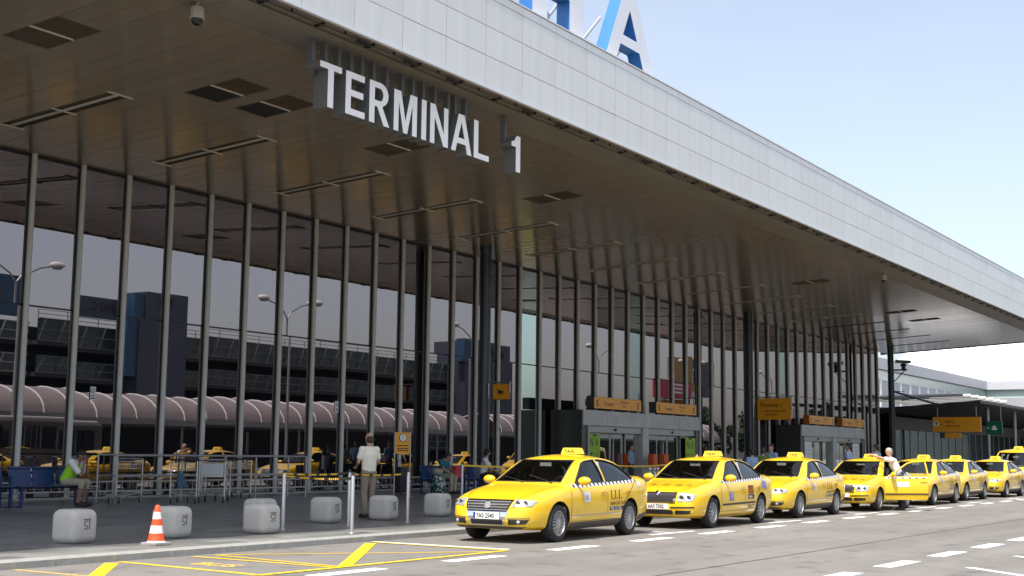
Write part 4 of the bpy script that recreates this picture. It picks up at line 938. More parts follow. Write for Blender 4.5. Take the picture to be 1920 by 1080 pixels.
def superb():
    s = passat(); s.kind = 'superb'; s.L = 4.80; s.fwx = .93; s.rwx = 3.73
    s.zt = C((0, .48), (.025, .64), (.06, .715), (.12, .765), (.3, .825), (.6, .885), (1.0, .95), (1.22, .985), (1.30, 1.01), (1.6, 1.19), (1.9, 1.355), (2.06, 1.425), (2.35, 1.472), (2.75, 1.49), (3.1, 1.475), (3.4, 1.43), (3.6, 1.385), (3.85, 1.26), (4.08, 1.14), (4.2, 1.105), (4.45, 1.09), (4.66, 1.06), (4.75, 1.0), (4.80, .86))
    s.zs = C((0, .47), (.04, .62), (.12, .71), (.3, .765), (.6, .82), (1, .885), (1.3, .925), (2, .95), (3, .98), (3.8, 1.01), (4.3, 1.02), (4.62, 1.0), (4.74, .94), (4.8, .8))
    s.w = C((0, .52), (.02, .64), (.06, .72), (.15, .785), (.3, .83), (.5, .86), (.8, .878), (1.2, .883), (2, .885), (2.8, .885), (3.6, .88), (4.1, .865), (4.45, .83), (4.68, .77), (4.76, .70), (4.8, .55))
    return s
def van():
    s = passat(); s.kind = 'van'; s.L = 4.9; s.fwx = .92; s.rwx = 3.92; s.wr_ = .335; s.x0c, s.x1c = .75, 4.75
    s.zt = C((0, .5), (.03, .72), (.08, .85), (.18, .95), (.45, 1.04), (.68, 1.10), (.80, 1.17), (1.2, 1.50), (1.55, 1.78), (1.75, 1.88), (2.1, 1.95), (2.8, 1.98), (4.2, 1.98), (4.7, 1.95), (4.84, 1.82), (4.9, 1.2))
    s.zb = C((0, .40), (.06, .30), (.2, .24), (.7, .21), (4.2, .22), (4.7, .3), (4.9, .4))
    s.w = C((0, .55), (.03, .72), (.1, .83), (.25, .90), (.6, .94), (1.2, .95), (4.2, .95), (4.7, .92), (4.85, .86), (4.9, .75))
    s.zs = C((0, .48), (.05, .68), (.18, .85), (.5, .97), (.8, 1.06), (1.4, 1.13), (4.6, 1.13), (4.85, 1.10), (4.9, .9))
    s.wr = C((0, .42), (.15, .68), (.5, .78), (.8, .80), (1.3, .79), (1.8, .76), (4.6, .77), (4.9, .62))
    s.cr = C((0, .01), (.5, .02), (1.2, .04), (2, .07), (4.5, .07), (4.9, .02))
    s.win = [[(1.12, 1.18), (1.60, 1.64), (1.78, 1.72), (2.12, 1.74), (2.12, 1.18)], [(2.25, 1.18), (2.25, 1.75), (3.35, 1.75), (3.35, 1.18)], [(3.45, 1.18), (3.45, 1.75), (4.45, 1.72), (4.45, 1.18)]]
    s.ws = [(.76, 1.16), (.70, 1.80)]; s.rg = [(.7, 1.2), (.66, 1.75)]; return s
def half_ring(s, x, ins=0, floor=None):
    w = s.w(x)-ins; zb = s.zb(x) if floor is None else floor; zt = s.zt(x)-ins; zs = min(s.zs(x)-ins*.3, zt-.004); wr = min(s.wr(x)-ins, w*.93); zr = zt-s.cr(x)
    zr = max(zr, zs+.002); H = zs-zb
    P = [(0, zb), (w*.5, zb), (w*.84, zb+.004), (w*.94, zb+.10*H), (w*.975, zb+.22*H), (w*.992, zb+.38*H), (w, zb+.55*H), (w*.995, zb+.72*H), (w*.982, zb+.86*H), (w*.960, zb+.95*H), (w*.928, zs)]
    for t in (.18, .38, .58, .78, .92): 
        y = w*.928+(wr-w*.928)*t; z = zs+(zr-zs)*t; bul = .028*math.sin(math.pi*t)*min(1, (zr-zs)/.3); P.append((y+bul, z+bul*.3))
    P += [(wr, zr)]
    for t in (.90, .75, .55, .3): P.append((wr*t, zr+(zt-zr)*(1-t**2.2)))
    P.append((0, zt)); return P
def loft(s, xs, ins=0, floor=None, mi=0):
    b = MB(); rings = []
    for x in xs:
        h = half_ring(s, x, ins, floor); full = [(x, y, z) for y, z in h]+[(x, -y, z) for y, z in reversed(h[1:-1])]; rings.append(full)
    n = len(rings[0]); b.add([p for r in rings for p in r], [(i*n+j, i*n+(j+1) % n, (i+1)*n+(j+1) % n, (i+1)*n+j) for i in range(len(rings)-1) for j in range(n)]+[tuple(range(n-1, -1, -1)), tuple((len(rings)-1)*n+j for j in range(n))], mi)
    return b
def stations(s):
    xs = [0, .012, .03, .055, .085, .12, .16, .21]; x = .27
    while x < s.L-.3: xs.append(x); x += .065
    return xs+[s.L-.27, s.L-.2, s.L-.14, s.L-.09, s.L-.05, s.L-.02, s.L]
def tmp(b, mats):
    o = b.build('tmp', mats); return o
def bool_diff(base, cutters):
    for c in cutters:
        m = base.modifiers.new('b', 'BOOLEAN'); m.operation = 'DIFFERENCE'; m.solver = 'EXACT'; m.object = c; m.material_mode = 'TRANSFER'
    me = eval_mesh(base)
    for c in cutters: drop(c)
    drop(base); return me
def make_body(s, door_open=False):
    base = loft(s, stations(s)); solid = base.mesh('solid', 'taxi'); bvh = BVHTree.FromPolygons([v.co.copy() for v in solid.vertices], [tuple(p.vertices) for p in solid.polygons])
    bo = bpy.data.objects.new('tmp', solid); COL.objects.link(bo)
    cut = []
    nx = 36; xs = [s.x0c+(s.x1c-s.x0c)*i/nx for i in range(nx+1)]
    cut.append(tmp(loft(s, xs, .05, .36), 'interior'))
    for poly in s.win: cut.append(tmp(MB().prism(poly, lambda u, v, d: (u, d, v), -1.3, 1.3), 'trimblack'))
    (a, z0), (b_, z1) = s.ws; xw = s.x1c*.5 if s.kind != 'van' else 2.0
    cut.append(tmp(MB().prism([(-a, z0), (a, z0), (b_, z1), (-b_, z1)], lambda u, v, d: (d, u, v), s.x0c-.4, 2.3 if s.kind != 'van' else 1.9), 'trimblack'))
    (a, z0), (b_, z1) = s.rg
    cut.append(tmp(MB().prism([(-a, z0), (a, z0), (b_, z1), (-b_, z1)], lambda u, v, d: (d, u, v), 3.3 if s.kind != 'van' else 4.6, s.L+.3), 'trimblack'))
    for wx in (s.fwx, s.rwx):
        for sg in (-1, 1): cut.append(tmp(MB().lathe([(.0005, -.3), (s.wr_+.048, -.3), (s.wr_+.048, .3), (.0005, .3)], T(wx, sg*.86, s.wr_+.005) @ Matrix.Rotation(R(90), 4, 'X'), 40), 'trimblack'))
    if door_open: cut.append(tmp(MB().prism([(1.34, .30), (2.68, .30), (2.68, 1.41), (2.2, 1.38), (1.5, .98), (1.34, .93)], lambda u, v, d: (u, d, v), -1.3, -.45), 'trimblack'))
    me = bool_diff(bo, cut)
    me.polygons.foreach_set('use_smooth', [True]*len(me.polygons)); me.set_sharp_from_angle(angle=R(32))
    return me, bvh
class Proj:
    def __init__(s, bvh): s.b = bvh
    def side(s, x, z, off=0, sg=-1):
        h = s.b.ray_cast(Vector((x, sg*3, z)), Vector((0, -sg, 0))); return (h[0]+h[1]*off) if h[0] else Vector((x, sg*.9, z))
    def front(s, y, z, off=0):
        h = s.b.ray_cast(Vector((-2, y, z)), Vector((1, 0, 0))); return (h[0]+h[1]*off) if h[0] else Vector((0, y, z))
    def rear(s, y, z, off=0):
        h = s.b.ray_cast(Vector((8, y, z)), Vector((-1, 0, 0))); return (h[0]+h[1]*off) if h[0] else Vector((4.7, y, z))
    def top(s, x, y, off=0):
        h = s.b.ray_cast(Vector((x, y, 4)), Vector((0, 0, -1))); return (h[0]+h[1]*off) if h[0] else Vector((x, y, 1))
def patch(b, fn, q, off, nu=8, nv=5, m=0, skirt=.012):
    """four-corner patch (bl, br, tr, tl) laid on the body and raised by off, with a skirt down to it"""
    def at(i, j, o):
        u = i/nu; v = j/nv; p = [(q[0][k]*(1-u)+q[1][k]*u)*(1-v)+(q[3][k]*(1-u)+q[2][k]*u)*v for k in (0, 1)]; return fn(p[0], p[1], o)
    g = [[at(i, j, off) for i in range(nu+1)] for j in range(nv+1)]; W_ = nu+1
    b.add([p for r in g for p in r], [(j*W_+i, j*W_+i+1, (j+1)*W_+i+1, (j+1)*W_+i) for j in range(nv) for i in range(nu)], m)
    if skirt:
        e = [(i, 0) for i in range(nu+1)]+[(nu, j) for j in range(1, nv+1)]+[(i, nv) for i in range(nu-1, -1, -1)]+[(0, j) for j in range(nv-1, 0, -1)]
        t = [g[j][i] for i, j in e]; d = [at(i, j, off-skirt) for i, j in e]; n = len(e); b.add(t+d, [(k, (k+1) % n, n+(k+1) % n, n+k) for k in range(n)], m)
    return b
def decal(b, fn, body, size, x, z, m=0, bold=0, sx=1, flip=1, off=.004, align='LEFT'):
    v, f = text_geo(body, size, bold, align, sx); b.add([fn(x+flip*u, z+w, off) for u, w in v], f, m)
def mirror_side(fn): return lambda x, z, o: (lambda p: Vector((p.x, -p.y, p.z)))(fn(x, z, o))

def wheel_meshes(R_, spokes, thick):
    rot = Matrix.Rotation(R(90), 4, 'X')
    ty = MB().lathe([(R_*.64, .10), (R_*.70, .108), (R_*.90, .105), (R_*.975, .085), (R_, .055), (R_, -.055), (R_*.975, -.085), (R_*.9, -.105), (R_*.64, -.10)], rot, 40).mesh('wheel', 'tyre', 50)
    rm = MB(); rm.lathe([(R_*.66, .102), (R_*.63, .104), (R_*.60, .085), (R_*.58, .02)], rot, 40); rm.lathe([(R_*.60, .01), (.001, .012)], rot, 30, 1)
    rm.lathe([(R_*.20, .07), (R_*.19, .096), (R_*.10, .104), (.001, .104)], rot, 20)
    for k in range(spokes):
        a = 2*math.pi*k/spokes; M4 = rot @ Matrix.Rotation(a, 4, 'Z') @ T(R_*.38, 0, .078); 
        L0, L1 = R_*.15, R_*.62; w0, w1 = thick*.55, thick
        c = [Vector((L0-R_*.38, -w0, .018)), Vector((L1-R_*.38, -w1, .010)), Vector((L1-R_*.38, w1, .010)), Vector((L0-R_*.38, w0, .018))]
        rm.add([M4 @ p for p in c]+[M4 @ (p-Vector((0, 0, .04))) for p in c], [(0, 1, 2, 3), (0, 4, 5, 1), (1, 5, 6, 2), (2, 6, 7, 3), (3, 7, 4, 0)])
    return ty, rm.mesh('rim', ['rim', 'trimblack'], 35)

def build_car(s, label, cat, door_open=False):
    me, bvh = make_body(s, door_open); P = Proj(bvh)
    t = thing('taxi', label, cat); me.name = 'body'; body = link('body', me, t)
    left = lambda x, z, o: P.side(x, z, o, -1); right = lambda x, z, o: P.side(x, z, o, 1)
    # glass
    gmesh = []
    for wi, poly in enumerate(s.win):
        for sg in (-1, 1):
            if door_open and sg < 0 and wi == 0: continue
            g = MB(); pts = []
            for (a, b_) in zip(poly, poly[1:]+poly[:1]):
                for k in range(3): pts.append((a[0]+(b_[0]-a[0])*k/3, a[1]+(b_[1]-a[1])*k/3))
            c = (sum(p[0] for p in pts)/len(pts), sum(p[1] for p in pts)/len(pts)); r1 = [P.side(p[0], p[1], -.012, sg) for p in pts]; r2_ = [P.side((p[0]+c[0])/2, (p[1]+c[1])/2, -.012, sg) for p in pts]; n = len(pts)
            g.add(r1+r2_+[P.side(c[0], c[1], -.012, sg)], [(k, (k+1) % n, n+(k+1) % n, n+k) for k in range(n)]+[(n+k, n+(k+1) % n, 2*n) for k in range(n)])
            gmesh.append(g.build('side_window', 'carglass', t, 60))
            e = MB(); e.tube([P.side(p[0], p[1], .002, sg) for p in pts], .011, 5, 0, True); e.build('window_trim', 'trimblack', t)
    for nm, fn, (lo, hi) in (('windscreen', P.front, s.ws), ('rear_window', P.rear, s.rg)):
        g = MB(); patch(g, fn, [(-lo[0], lo[1]), (lo[0], lo[1]), (hi[0], hi[1]), (-hi[0], hi[1])], -.010, 12, 8, 0, 0); g.build(nm, 'carglass', t, 60)
        e = MB(); q = [(-lo[0], lo[1]), (lo[0], lo[1]), (hi[0], hi[1]), (-hi[0], hi[1])]
        e.tube([fn(q[i][0]+(q[(i+1) % 4][0]-q[i][0])*k/6, q[i][1]+(q[(i+1) % 4][1]-q[i][1])*k/6, .002) for i in range(4) for k in range(6)], .013, 5, 0, True); e.build('glass_seal', 'trimblack', t)
    # interior
    i_ = MB(); zf = .36
    if s.kind == 'van': ox, oz = -.35, .30
    else: ox, oz = 0, 0
    i_.box(1.28+ox, 1.72+ox, -.70, .70, .60+oz, .93+oz, 0, .06); i_.box(1.3+ox, 4.0+ox, -.74, .74, zf, zf+.05, 0)
    for y in (-.36, .36): i_.box(2.15+ox, 2.62+ox, y-.25, y+.25, .40+oz, .62+oz, 0, .06); i_.obox(T(2.68+ox, y, .88+oz) @ Matrix.Rotation(R(14), 4, 'Y'), .14, .48, .60, 0); i_.obox(T(2.78+ox, y, 1.25+oz) @ Matrix.Rotation(R(8), 4, 'Y'), .08, .24, .17, 0)
    i_.box(3.1+ox, 3.55+ox, -.66, .66, .40, .66+oz, 0, .06); i_.obox(T(3.62+ox, 0, .9+oz) @ Matrix.Rotation(R(18), 4, 'Y'), .14, 1.3, .55, 0)
    M4 = T(1.88+ox, -.36, .93+oz) @ Matrix.Rotation(R(-62), 4, 'Y'); i_.tube([M4 @ Vector((.18*math.cos(a*.3927), .18*math.sin(a*.3927), 0)) for a in range(16)], .016, 6, 1, True); i_.tube([M4 @ Vector((0, -.17, 0)), M4 @ Vector((0, .17, 0))], .018, 6, 1)
    for sg in (-1, 1): i_.tube([(2.69+ox, sg*.80, .95+oz), (2.70+ox, sg*.66, 1.36+oz)], .035, 6, 2)
    i_.box(1.98+ox, 2.0+ox, -.12, .12, 1.28+oz, 1.345+oz, 2); i_.box(1.42+ox, 1.44+ox, .12, .26, .93+oz, 1.02+oz, 3)
    i_.build('interior', ['interior', 'trimblack', 'interior_lt', 'taxi_sign'], t, 40)
    # wheels
    ty, rm = wheel_meshes(s.wr_, 17 if s.kind == 'passat' else 11, .016 if s.kind == 'passat' else .018)
    for wx in (s.fwx, s.rwx):
        for sg in (-1, 1):
            w = link('wheel', ty, t, (wx, sg*(s.w(2)-.135), s.wr_), (0, 0, 0 if sg < 0 else math.pi)); link('rim', rm, w)
    # front
    if s.kind == 'passat':
        b = MB(); patch(b, P.front, [(-.33, .30), (.33, .30), (.47, .725), (-.47, .725)], .006, 16, 10, 0); b.build('grille_surround', 'chrome', t, 40)
        b = MB(); patch(b, P.front, [(-.385, .525), (.385, .525), (.435, .702), (-.435, .702)], .010, 14, 6, 0); 
        gr = b.build('grille', 'trimblack', t, 40)
        b = MB()
        for k in range(4): z = .548+k*.042; w_ = .39+k*.012; patch(b, P.front, [(-w_, z), (w_, z), (w_+.004, z+.010), (-w_-.004, z+.010)], .020, 12, 1, 0, .008)
        b.build('slat', 'galv', gr)
        b = MB(); c = P.front(0, .625, .026); M4 = T(*c) @ Matrix.Rotation(R(-80), 4, 'Y'); b.lathe([(.064, 0), (.064, .012), (.052, .014), (.052, .004), (.001, .004)], M4, 26); 
        E_ = lambda y, z: c+Vector((-.016-(z)*.12, y, z)); 
        for pts in ([(-.026, .045), (0, -.002), (.026, .045)], [(-.045, .025), (-.022, -.043), (0, .008), (.022, -.043), (.045, .025)]): b.tube([E_(*p) for p in pts], .006, 5)
        b.build('emblem', 'chrome', t, 40)
        b = MB(); patch(b, P.front, [(-.31, .315), (.31, .315), (.315, .40), (-.315, .40)], .010, 10, 3); b.build('lower_grille', 'trimblack', t)
        for sg in (-1, 1):
            hl = MB(); f2 = (lambda y, z, o, sg=sg: P.front(sg*y, z, o)); patch(hl, f2, [(.475, .605), (.765, .625), (.80, .705), (.49, .735)], .010, 10, 6); h_ = hl.build('headlight', 'lampglass', t, 60)
            hd = MB()
            for y in (.565, .685): p = f2(y, .668, .013); hd.ball(p, (.012, .042, .040), 0, 12, 8)
            hd.build('lamp_reflector', 'lampdark', h_, 60)
            ii = MB(); patch(ii, f2, [(.42, .315), (.70, .33), (.745, .40), (.43, .405)], .008, 8, 4); ii = ii.build('fog_intake', 'trimblack', t)
            fg = MB(); fg.ball(f2(.60, .365, .012), (.012, .034, .03), 0, 12, 8); fg.build('fog_lamp', 'lampglass', ii, 60)
            ch_ = MB(); patch(ch_, f2, [(.40, .418), (.75, .432), (.75, .442), (.40, .428)], .010, 8, 1); ch_.build('bumper_strip', 'chrome', t)
        for sg in (-1, 1):
            fs_ = lambda x, z, o, sg=sg: P.side(x, z, o, sg)
            b = MB(); patch(b, fs_, [(1.33, .20), (3.27, .20), (3.27, .325), (1.33, .315)], .010, 20, 4); b.build('sill', 'sill', t, 40)
            b = MB(); patch(b, fs_, [(4.05, .26), (4.6, .30), (4.6, .42), (4.05, .36)], .008, 8, 3); b.build('rear_skirt', 'sill', t, 40)
            b = MB(); patch(b, fs_, [(1.38, .425), (3.2, .435), (3.2, .450), (1.38, .440)], .008, 20, 1); b.build('side_strip', 'galv', t)
        b = MB(); patch(b, P.front, [(-.62, .25), (.62, .25), (.70, .285), (-.70, .285)], .008, 16, 2); b.build('front_lip', 'sill', t, 40)
    elif s.kind == 'superb':
        b = MB(); patch(b, P.front, [(-.40, .52), (.40, .52), (.43, .745), (-.43, .745)], .008, 14, 6); b.build('grille_surround', 'chrome', t, 40)
        b = MB(); patch(b, P.front, [(-.345, .548), (.345, .548), (.375, .715), (-.375, .715)], .013, 14, 6); gr = b.build('grille', 'trimblack', t, 40)
        b = MB()
        for k in range(19): y = -.33+k*.0367; patch(b, P.front, [(y-.004, .553), (y+.004, .553), (y*1.06+.004, .710), (y*1.06-.004, .710)], .018, 1, 4, 0, .006)
        b.build('slat', 'lampdark', gr)
        b = MB(); c = P.front(0, .715, .022); b.lathe([(.052, 0), (.052, .012), (.001, .02)], T(*c) @ Matrix.Rotation(R(-70), 4, 'Y'), 24); b.build('emblem', 'chrome', t, 40)
        for sg in (-1, 1):
            f2 = (lambda y, z, o, sg=sg: P.front(sg*y, z, o)); hl = MB(); patch(hl, f2, [(.455, .555), (.755, .575), (.785, .705), (.47, .735)], .010, 10, 6); h_ = hl.build('headlight', 'lampglass', t, 60)
            hd = MB()
            for y in (.54, .68): hd.ball(f2(y, .645, .013), (.012, .05, .045), 0, 12, 8)
            hd.build('lamp_reflector', 'lampdark', h_, 60)
            ii = MB(); patch(ii, f2, [(.40, .30), (.70, .315), (.72, .385), (.41, .385)], .008, 8, 4); ii.build('fog_intake', 'trimblack', t)
            bs = MB(); patch(bs, f2, [(.30, .425), (.77, .435), (.77, .462), (.30, .452)], .012, 10, 1); bs.build('bumper_strip', 'trimblack', t)
            st = MB(); patch(st, lambda x, z, o, sg=sg: P.side(x, z, o, sg), [(1.40, .455), (3.30, .47), (3.30, .505), (1.40, .49)], .014, 20, 1)
            if not (door_open and sg < 0): st.build('side_strip', 'trimblack', t)
        b = MB(); patch(b, P.front, [(-.34, .30), (.34, .30), (.345, .385), (-.345, .385)], .008, 10, 3); b.build('lower_grille', 'trimblack', t)
    else:
        b = MB(); patch(b, P.front, [(-.55, .66), (.55, .66), (.58, .80), (-.58, .80)], .01, 12, 4); b.build('grille', 'trimblack', t, 40)
        b = MB(); patch(b, P.front, [(-.6, .36), (.6, .36), (.6, .50), (-.6, .50)], .01, 12, 4); b.build('lower_grille', 'trimblack', t, 40)
        for sg in (-1, 1): hl = MB(); patch(hl, lambda y, z, o, sg=sg: P.front(sg*y, z, o), [(.58, .67), (.80, .70), (.83, .90), (.60, .86)], .012, 8, 6); hl.build('headlight', 'lampglass', t, 60)
    # tail lights, mirrors, handles, panel gaps
    zt_ = s.zs(s.L-.15)
    for sg in (-1, 1):
        b = MB(); patch(b, lambda y, z, o, sg=sg: P.rear(sg*y, z, o), [(.42, zt_-.24), (.70, zt_-.24), (.72, zt_-.06), (.45, zt_-.04)], .008, 8, 5); b.build('tail_light', 'red', t, 60)
        mx, mz, wy = (1.62, 1.03, s.w(1.6)) if s.kind != 'van' else (1.12, 1.30, .95)
        if not (door_open and sg < 0):
            b = MB(); b.ball((mx+.02, sg*(wy+.085), mz), (.075, .125, .078), 0, 16, 10); b.tube([(mx+.02, sg*(wy-.08), mz-.045), (mx+.02, sg*(wy+.05), mz-.03)], .028, 8, 1); b.v = [(min(x, mx+.072), y, z) for x, y, z in b.v]; b.build('wing_mirror', ['taxi', 'trimblack'], t, 50)
        for hx in ((2.42, 3.42) if s.kind != 'van' else (1.95,)):
            if door_open and sg < 0 and hx < 3: continue
            b = MB(); patch(b, lambda x, z, o, sg=sg: P.side(x, z, o, sg), [(hx, .815), (hx+.20, .825), (hx+.20, .855), (hx, .845)], .022, 6, 2, 0, .03); b.build('door_handle', 'taxi', t, 50)
        b = MB(); fl = lambda x, z, o, sg=sg: P.side(x, z, o, sg)
        def gap(pts, w_=.006):
            for (a, c) in zip(pts[:-1], pts[1:]):
                d = Vector((c[0]-a[0], c[1]-a[1])).normalized(); q = (-d.y*w_, d.x*w_); patch(b, fl, [(a[0]-q[0], a[1]-q[1]), (c[0]-q[0], c[1]-q[1]), (c[0]+q[0], c[1]+q[1]), (a[0]+q[0], a[1]+q[1])], .0025, 4, 1, 0, 0)
        if s.kind != 'van':
            if not (door_open and sg < 0): gap([(1.36, .33), (1.34, .6), (1.37, .9)])
            gap([(2.70, .33), (2.70, .97)]); gap([(3.36, .62), (3.62, .80), (3.88, 1.0)])
            gap([(1.36, .335), (3.25, .335)], .004)
        b.build('panel_gap', 'trimblack', t)
    if s.kind != 'van':
        for sg in (-1, 1):
            b = MB(); pts = [(.19, sg*.50), (.5, sg*.62), (1.2, sg*.72)]
            for a, c in zip(pts[:-1], pts[1:]): patch(b, lambda x, y, o: P.top(x, y, o), [(a[0], a[1]-.006), (c[0], c[1]-.006), (c[0], c[1]+.006), (a[0], a[1]+.006)], .0025, 6, 1, 0, 0)
            b.build('bonnet_gap', 'trimblack', t)
        wv = MB(); 
        for y0, y1 in ((-.55, .05), (.05, .6)): wv.tube([P.top(1.27, y0, .01)]+[P.top(1.30+.05*k, y0+(y1-y0)*k/4, .012) for k in range(1, 5)], .008, 5)
        wv.build('wiper', 'trimblack', t)
        ae = MB(); ae.tube([P.top(3.35, 0, 0), P.top(3.35, 0, 0)+Vector((.12, 0, .16))], .006, 5); ae.build('aerial', 'trimblack', t)
    b = MB(); patch(b, P.rear, [(-.24, .60), (.24, .60), (.24, .70), (-.24, .70)], .012, 4, 2); b.build('rear_plate', 'plate', t)
    # roof sign
    rx = 3.0 if s.kind != 'van' else 2.3; c = P.top(rx, 0, 0)
    b = MB(); sgn = [(-.085, 0), (.085, 0), (.065, .10), (.045, .115), (-.045, .115), (-.065, .10)]
    b.prism(sgn, lambda u, v, d: (c.x+u, d*(1-.18*v/.115), c.z+.012+v), -.21, .21); rsn = b.build('roof_sign', 'taxi_sign', t, 25)
    b = MB(); M4 = T(c.x-.082, .135, c.z+.032) @ Matrix.Rotation(R(10), 4, 'Y') @ FACE_X; put_text(b, 'TAXI', .085, M4, 0, .003, sx=1.15); b.build('lettering', 'black', rsn)
    b = MB(); b.box(c.x-.09, c.x+.09, -.18, .18, c.z-.01, c.z+.014); b.build('sign_foot', 'trimblack', rsn)
    return t, P
def dress(t, P, kind, plate, door_open=False, livery='111'):
    left = lambda x, z, o: P.side(x, z, o, -1)
    # number plate
    zp = .465 if kind == 'passat' else .43; zp0 = .40 if kind == 'passat' else .40
    xp = min(P.front(0, zp0, 0).x, P.front(.2, zp0+.05, 0).x)-.016
    b = MB(); b.box(xp, xp+.012, -.26, .26, zp0, zp0+.115, 0); b.box(xp-.001, xp, .215, .258, zp0+.004, zp0+.111, 1)
    pl = b.build('number_plate', ['plate', 'plate_blue'], t)
    if plate: b = MB(); put_text(b, plate, .105, T(xp-.003, .195, zp0+.022) @ FACE_X, 0, .002, sx=.86); b.build('lettering', 'black', pl)
    # chequer band
    b = MB(); x0, x1 = (1.46, 3.95); zf = lambda x: .905+.030*(x-1.4)
    if door_open: x0 = 2.74
    patch(b, left, [(x0, zf(x0)), (x1, zf(x1)), (x1, zf(x1)+.068), (x0, zf(x0)+.068)], .004, 40, 2, 0, 0)
    x = x0+.02; 
    while x < x1-.06:
        patch(b, left, [(x, zf(x)+.005), (x+.062, zf(x)+.006), (x+.062, zf(x)+.062), (x, zf(x)+.061)], .006, 2, 2, 1, 0); x += .150
    b.build('chequer_band', ['decal_white', 'black'], t)
    LM = ['black', 'decal_red', 'decal_white', 'decal_lilac', 'sign_edge']
    def part(name, *fns):
        b = MB()
        for f_ in fns: f_(b)
        b.build(name, LM, t)
    pt = lambda q, m, off=.004, nu=6, nv=3, fn=left: (lambda b: patch(b, fn, q, off, nu, nv, m, 0)); dc = lambda *a, **k_: (lambda b: decal(b, left, *a, **k_))
    if livery == '111':
        part('fleet_number', dc('1.1.1.', .235, 2.80, .685, 0, .006, .92)); part('fleet_name', dc('RadioCAB TAXI', .098, 2.79, .585, 1, .002, .94))
        part('phone_number', pt([(2.79, .485), (3.36, .49), (3.36, .56), (2.79, .555)], 0, nu=10), dc('732 111 732', .075, 2.815, .497, 2, .003, 1.12, off=.008))
        part('door_badge', pt([(1.80, .66), (2.02, .66), (2.02, .84), (1.80, .84)], 2), dc('25', .11, 1.84, .70, 3, .003, 1, off=.008))
        part('rear_badge', pt([(3.98, .90), (4.12, .90), (4.12, 1.0), (3.98, .98)], 2))
    else:
        part('fleet_number', pt([(2.88, .68), (3.20, .68), (3.20, .86), (2.88, .86)], 1), dc('AAA', .16, 2.885, .70, 4, .004, .9, off=.008))
        part('fleet_name', pt([(2.86, .565), (3.22, .565), (3.22, .665), (2.86, .665)], 0), dc('AAA', .085, 2.90, .585, 2, .004, 1.2, off=.008))
        if not door_open: part('door_badge', pt([(1.78, .54), (2.02, .545), (2.02, .73), (1.78, .73)], 3), pt([(1.89, .60), (1.93, .60), (1.93, .72), (1.89, .72)], 2, .007, 1, 2))
        part('sill_lettering', dc('2 MINUTY', .12, 2.80, .36, 0, .0, .9)); part('wing_decal', pt([(3.72, .80), (4.10, .76), (4.02, 1.0), (3.86, 1.0)], 3))
        tf = lambda y_, x_, o: P.top(x_, y_, o)
        for k, (w_, m_) in enumerate(((.13, 0), (.03, 0), (.15, 1), (.03, 0), (.15, 1), (.03, 0), (.10, 0))):
            y = .42-k*.14; part('bonnet_lettering', pt([(y, .52), (y-w_, .53), (y-w_-.01, .58), (y-.01, .57)], m_, fn=tf), pt([(y, .64), (y-w_*.8, .65), (y-w_*.8-.01, .69), (y-.01, .68)], m_, fn=tf))
cars = {}
def place(proto, x, y, rz, label):
    t = proto if proto.get('used') is None else copy_tree(proto)
    return t
def put(t, xfw, ynear, rz, label, s):
    # front-wheel contact on the road side goes to (xfw, ynear)
    off = Matrix.Rotation(R(rz), 3, 'Z') @ Vector((s.fwx, -(s.w(2)-.03), 0)); t.location = (xfw-off.x, ynear-off.y, 0); t.rotation_euler = (0, 0, R(rz)); tag(t, label, 'taxi', 'yellow taxis waiting in line')
sp, ss_, sv = passat(), superb(), van()
tp_, PPs = build_car(sp, '', 'taxi'); tsb, PSb = build_car(ss_, '', 'taxi'); tso, PSo = build_car(ss_, '', 'taxi', True); tv, PV = build_car(sv, '', 'taxi')
c3 = copy_tree(tp_); c5 = copy_tree(tp_); c6 = copy_tree(tp_); c7 = copy_tree(tp_)
for t, plate in ((tp_, '7A0 2540'), (c3, None), (c5, None), (c6, None), (c7, None)): dress(t, PPs, 'passat', plate)
dress(tsb, PSb, 'superb', '6A0 7302', livery='aaa'); dress(tso, PSo, 'superb', '7A0 7069', True, 'aaa')
put(tp_, 19.33, 11.61, 1.5, 'yellow saloon taxi at the head of the line, plate 7A0 2540', sp)
put(tsb, 25.31, 11.45, 1.7, 'second yellow taxi with a vertical-bar grille, plate 6A0 7302', ss_)
put(c3, 31.0, 11.68, .6, 'third yellow taxi from the front, right before the open-doored one', sp)
put(tso, 36.88, 11.55, .8, 'yellow taxi with its driver door wide open', ss_)
put(c5, 42.91, 11.65, .2, 'yellow taxi directly behind the open car door', sp)
put(c6, 48.4, 12.0, 0, 'yellow taxi sixth in line, between two others', sp)
put(c7, 54.28, 11.9, -.3, 'yellow taxi last saloon in line, in front of the van', sp)
put(tv, 61.3, 12.25, 0, 'yellow taxi van at the far right end of the line', sv)
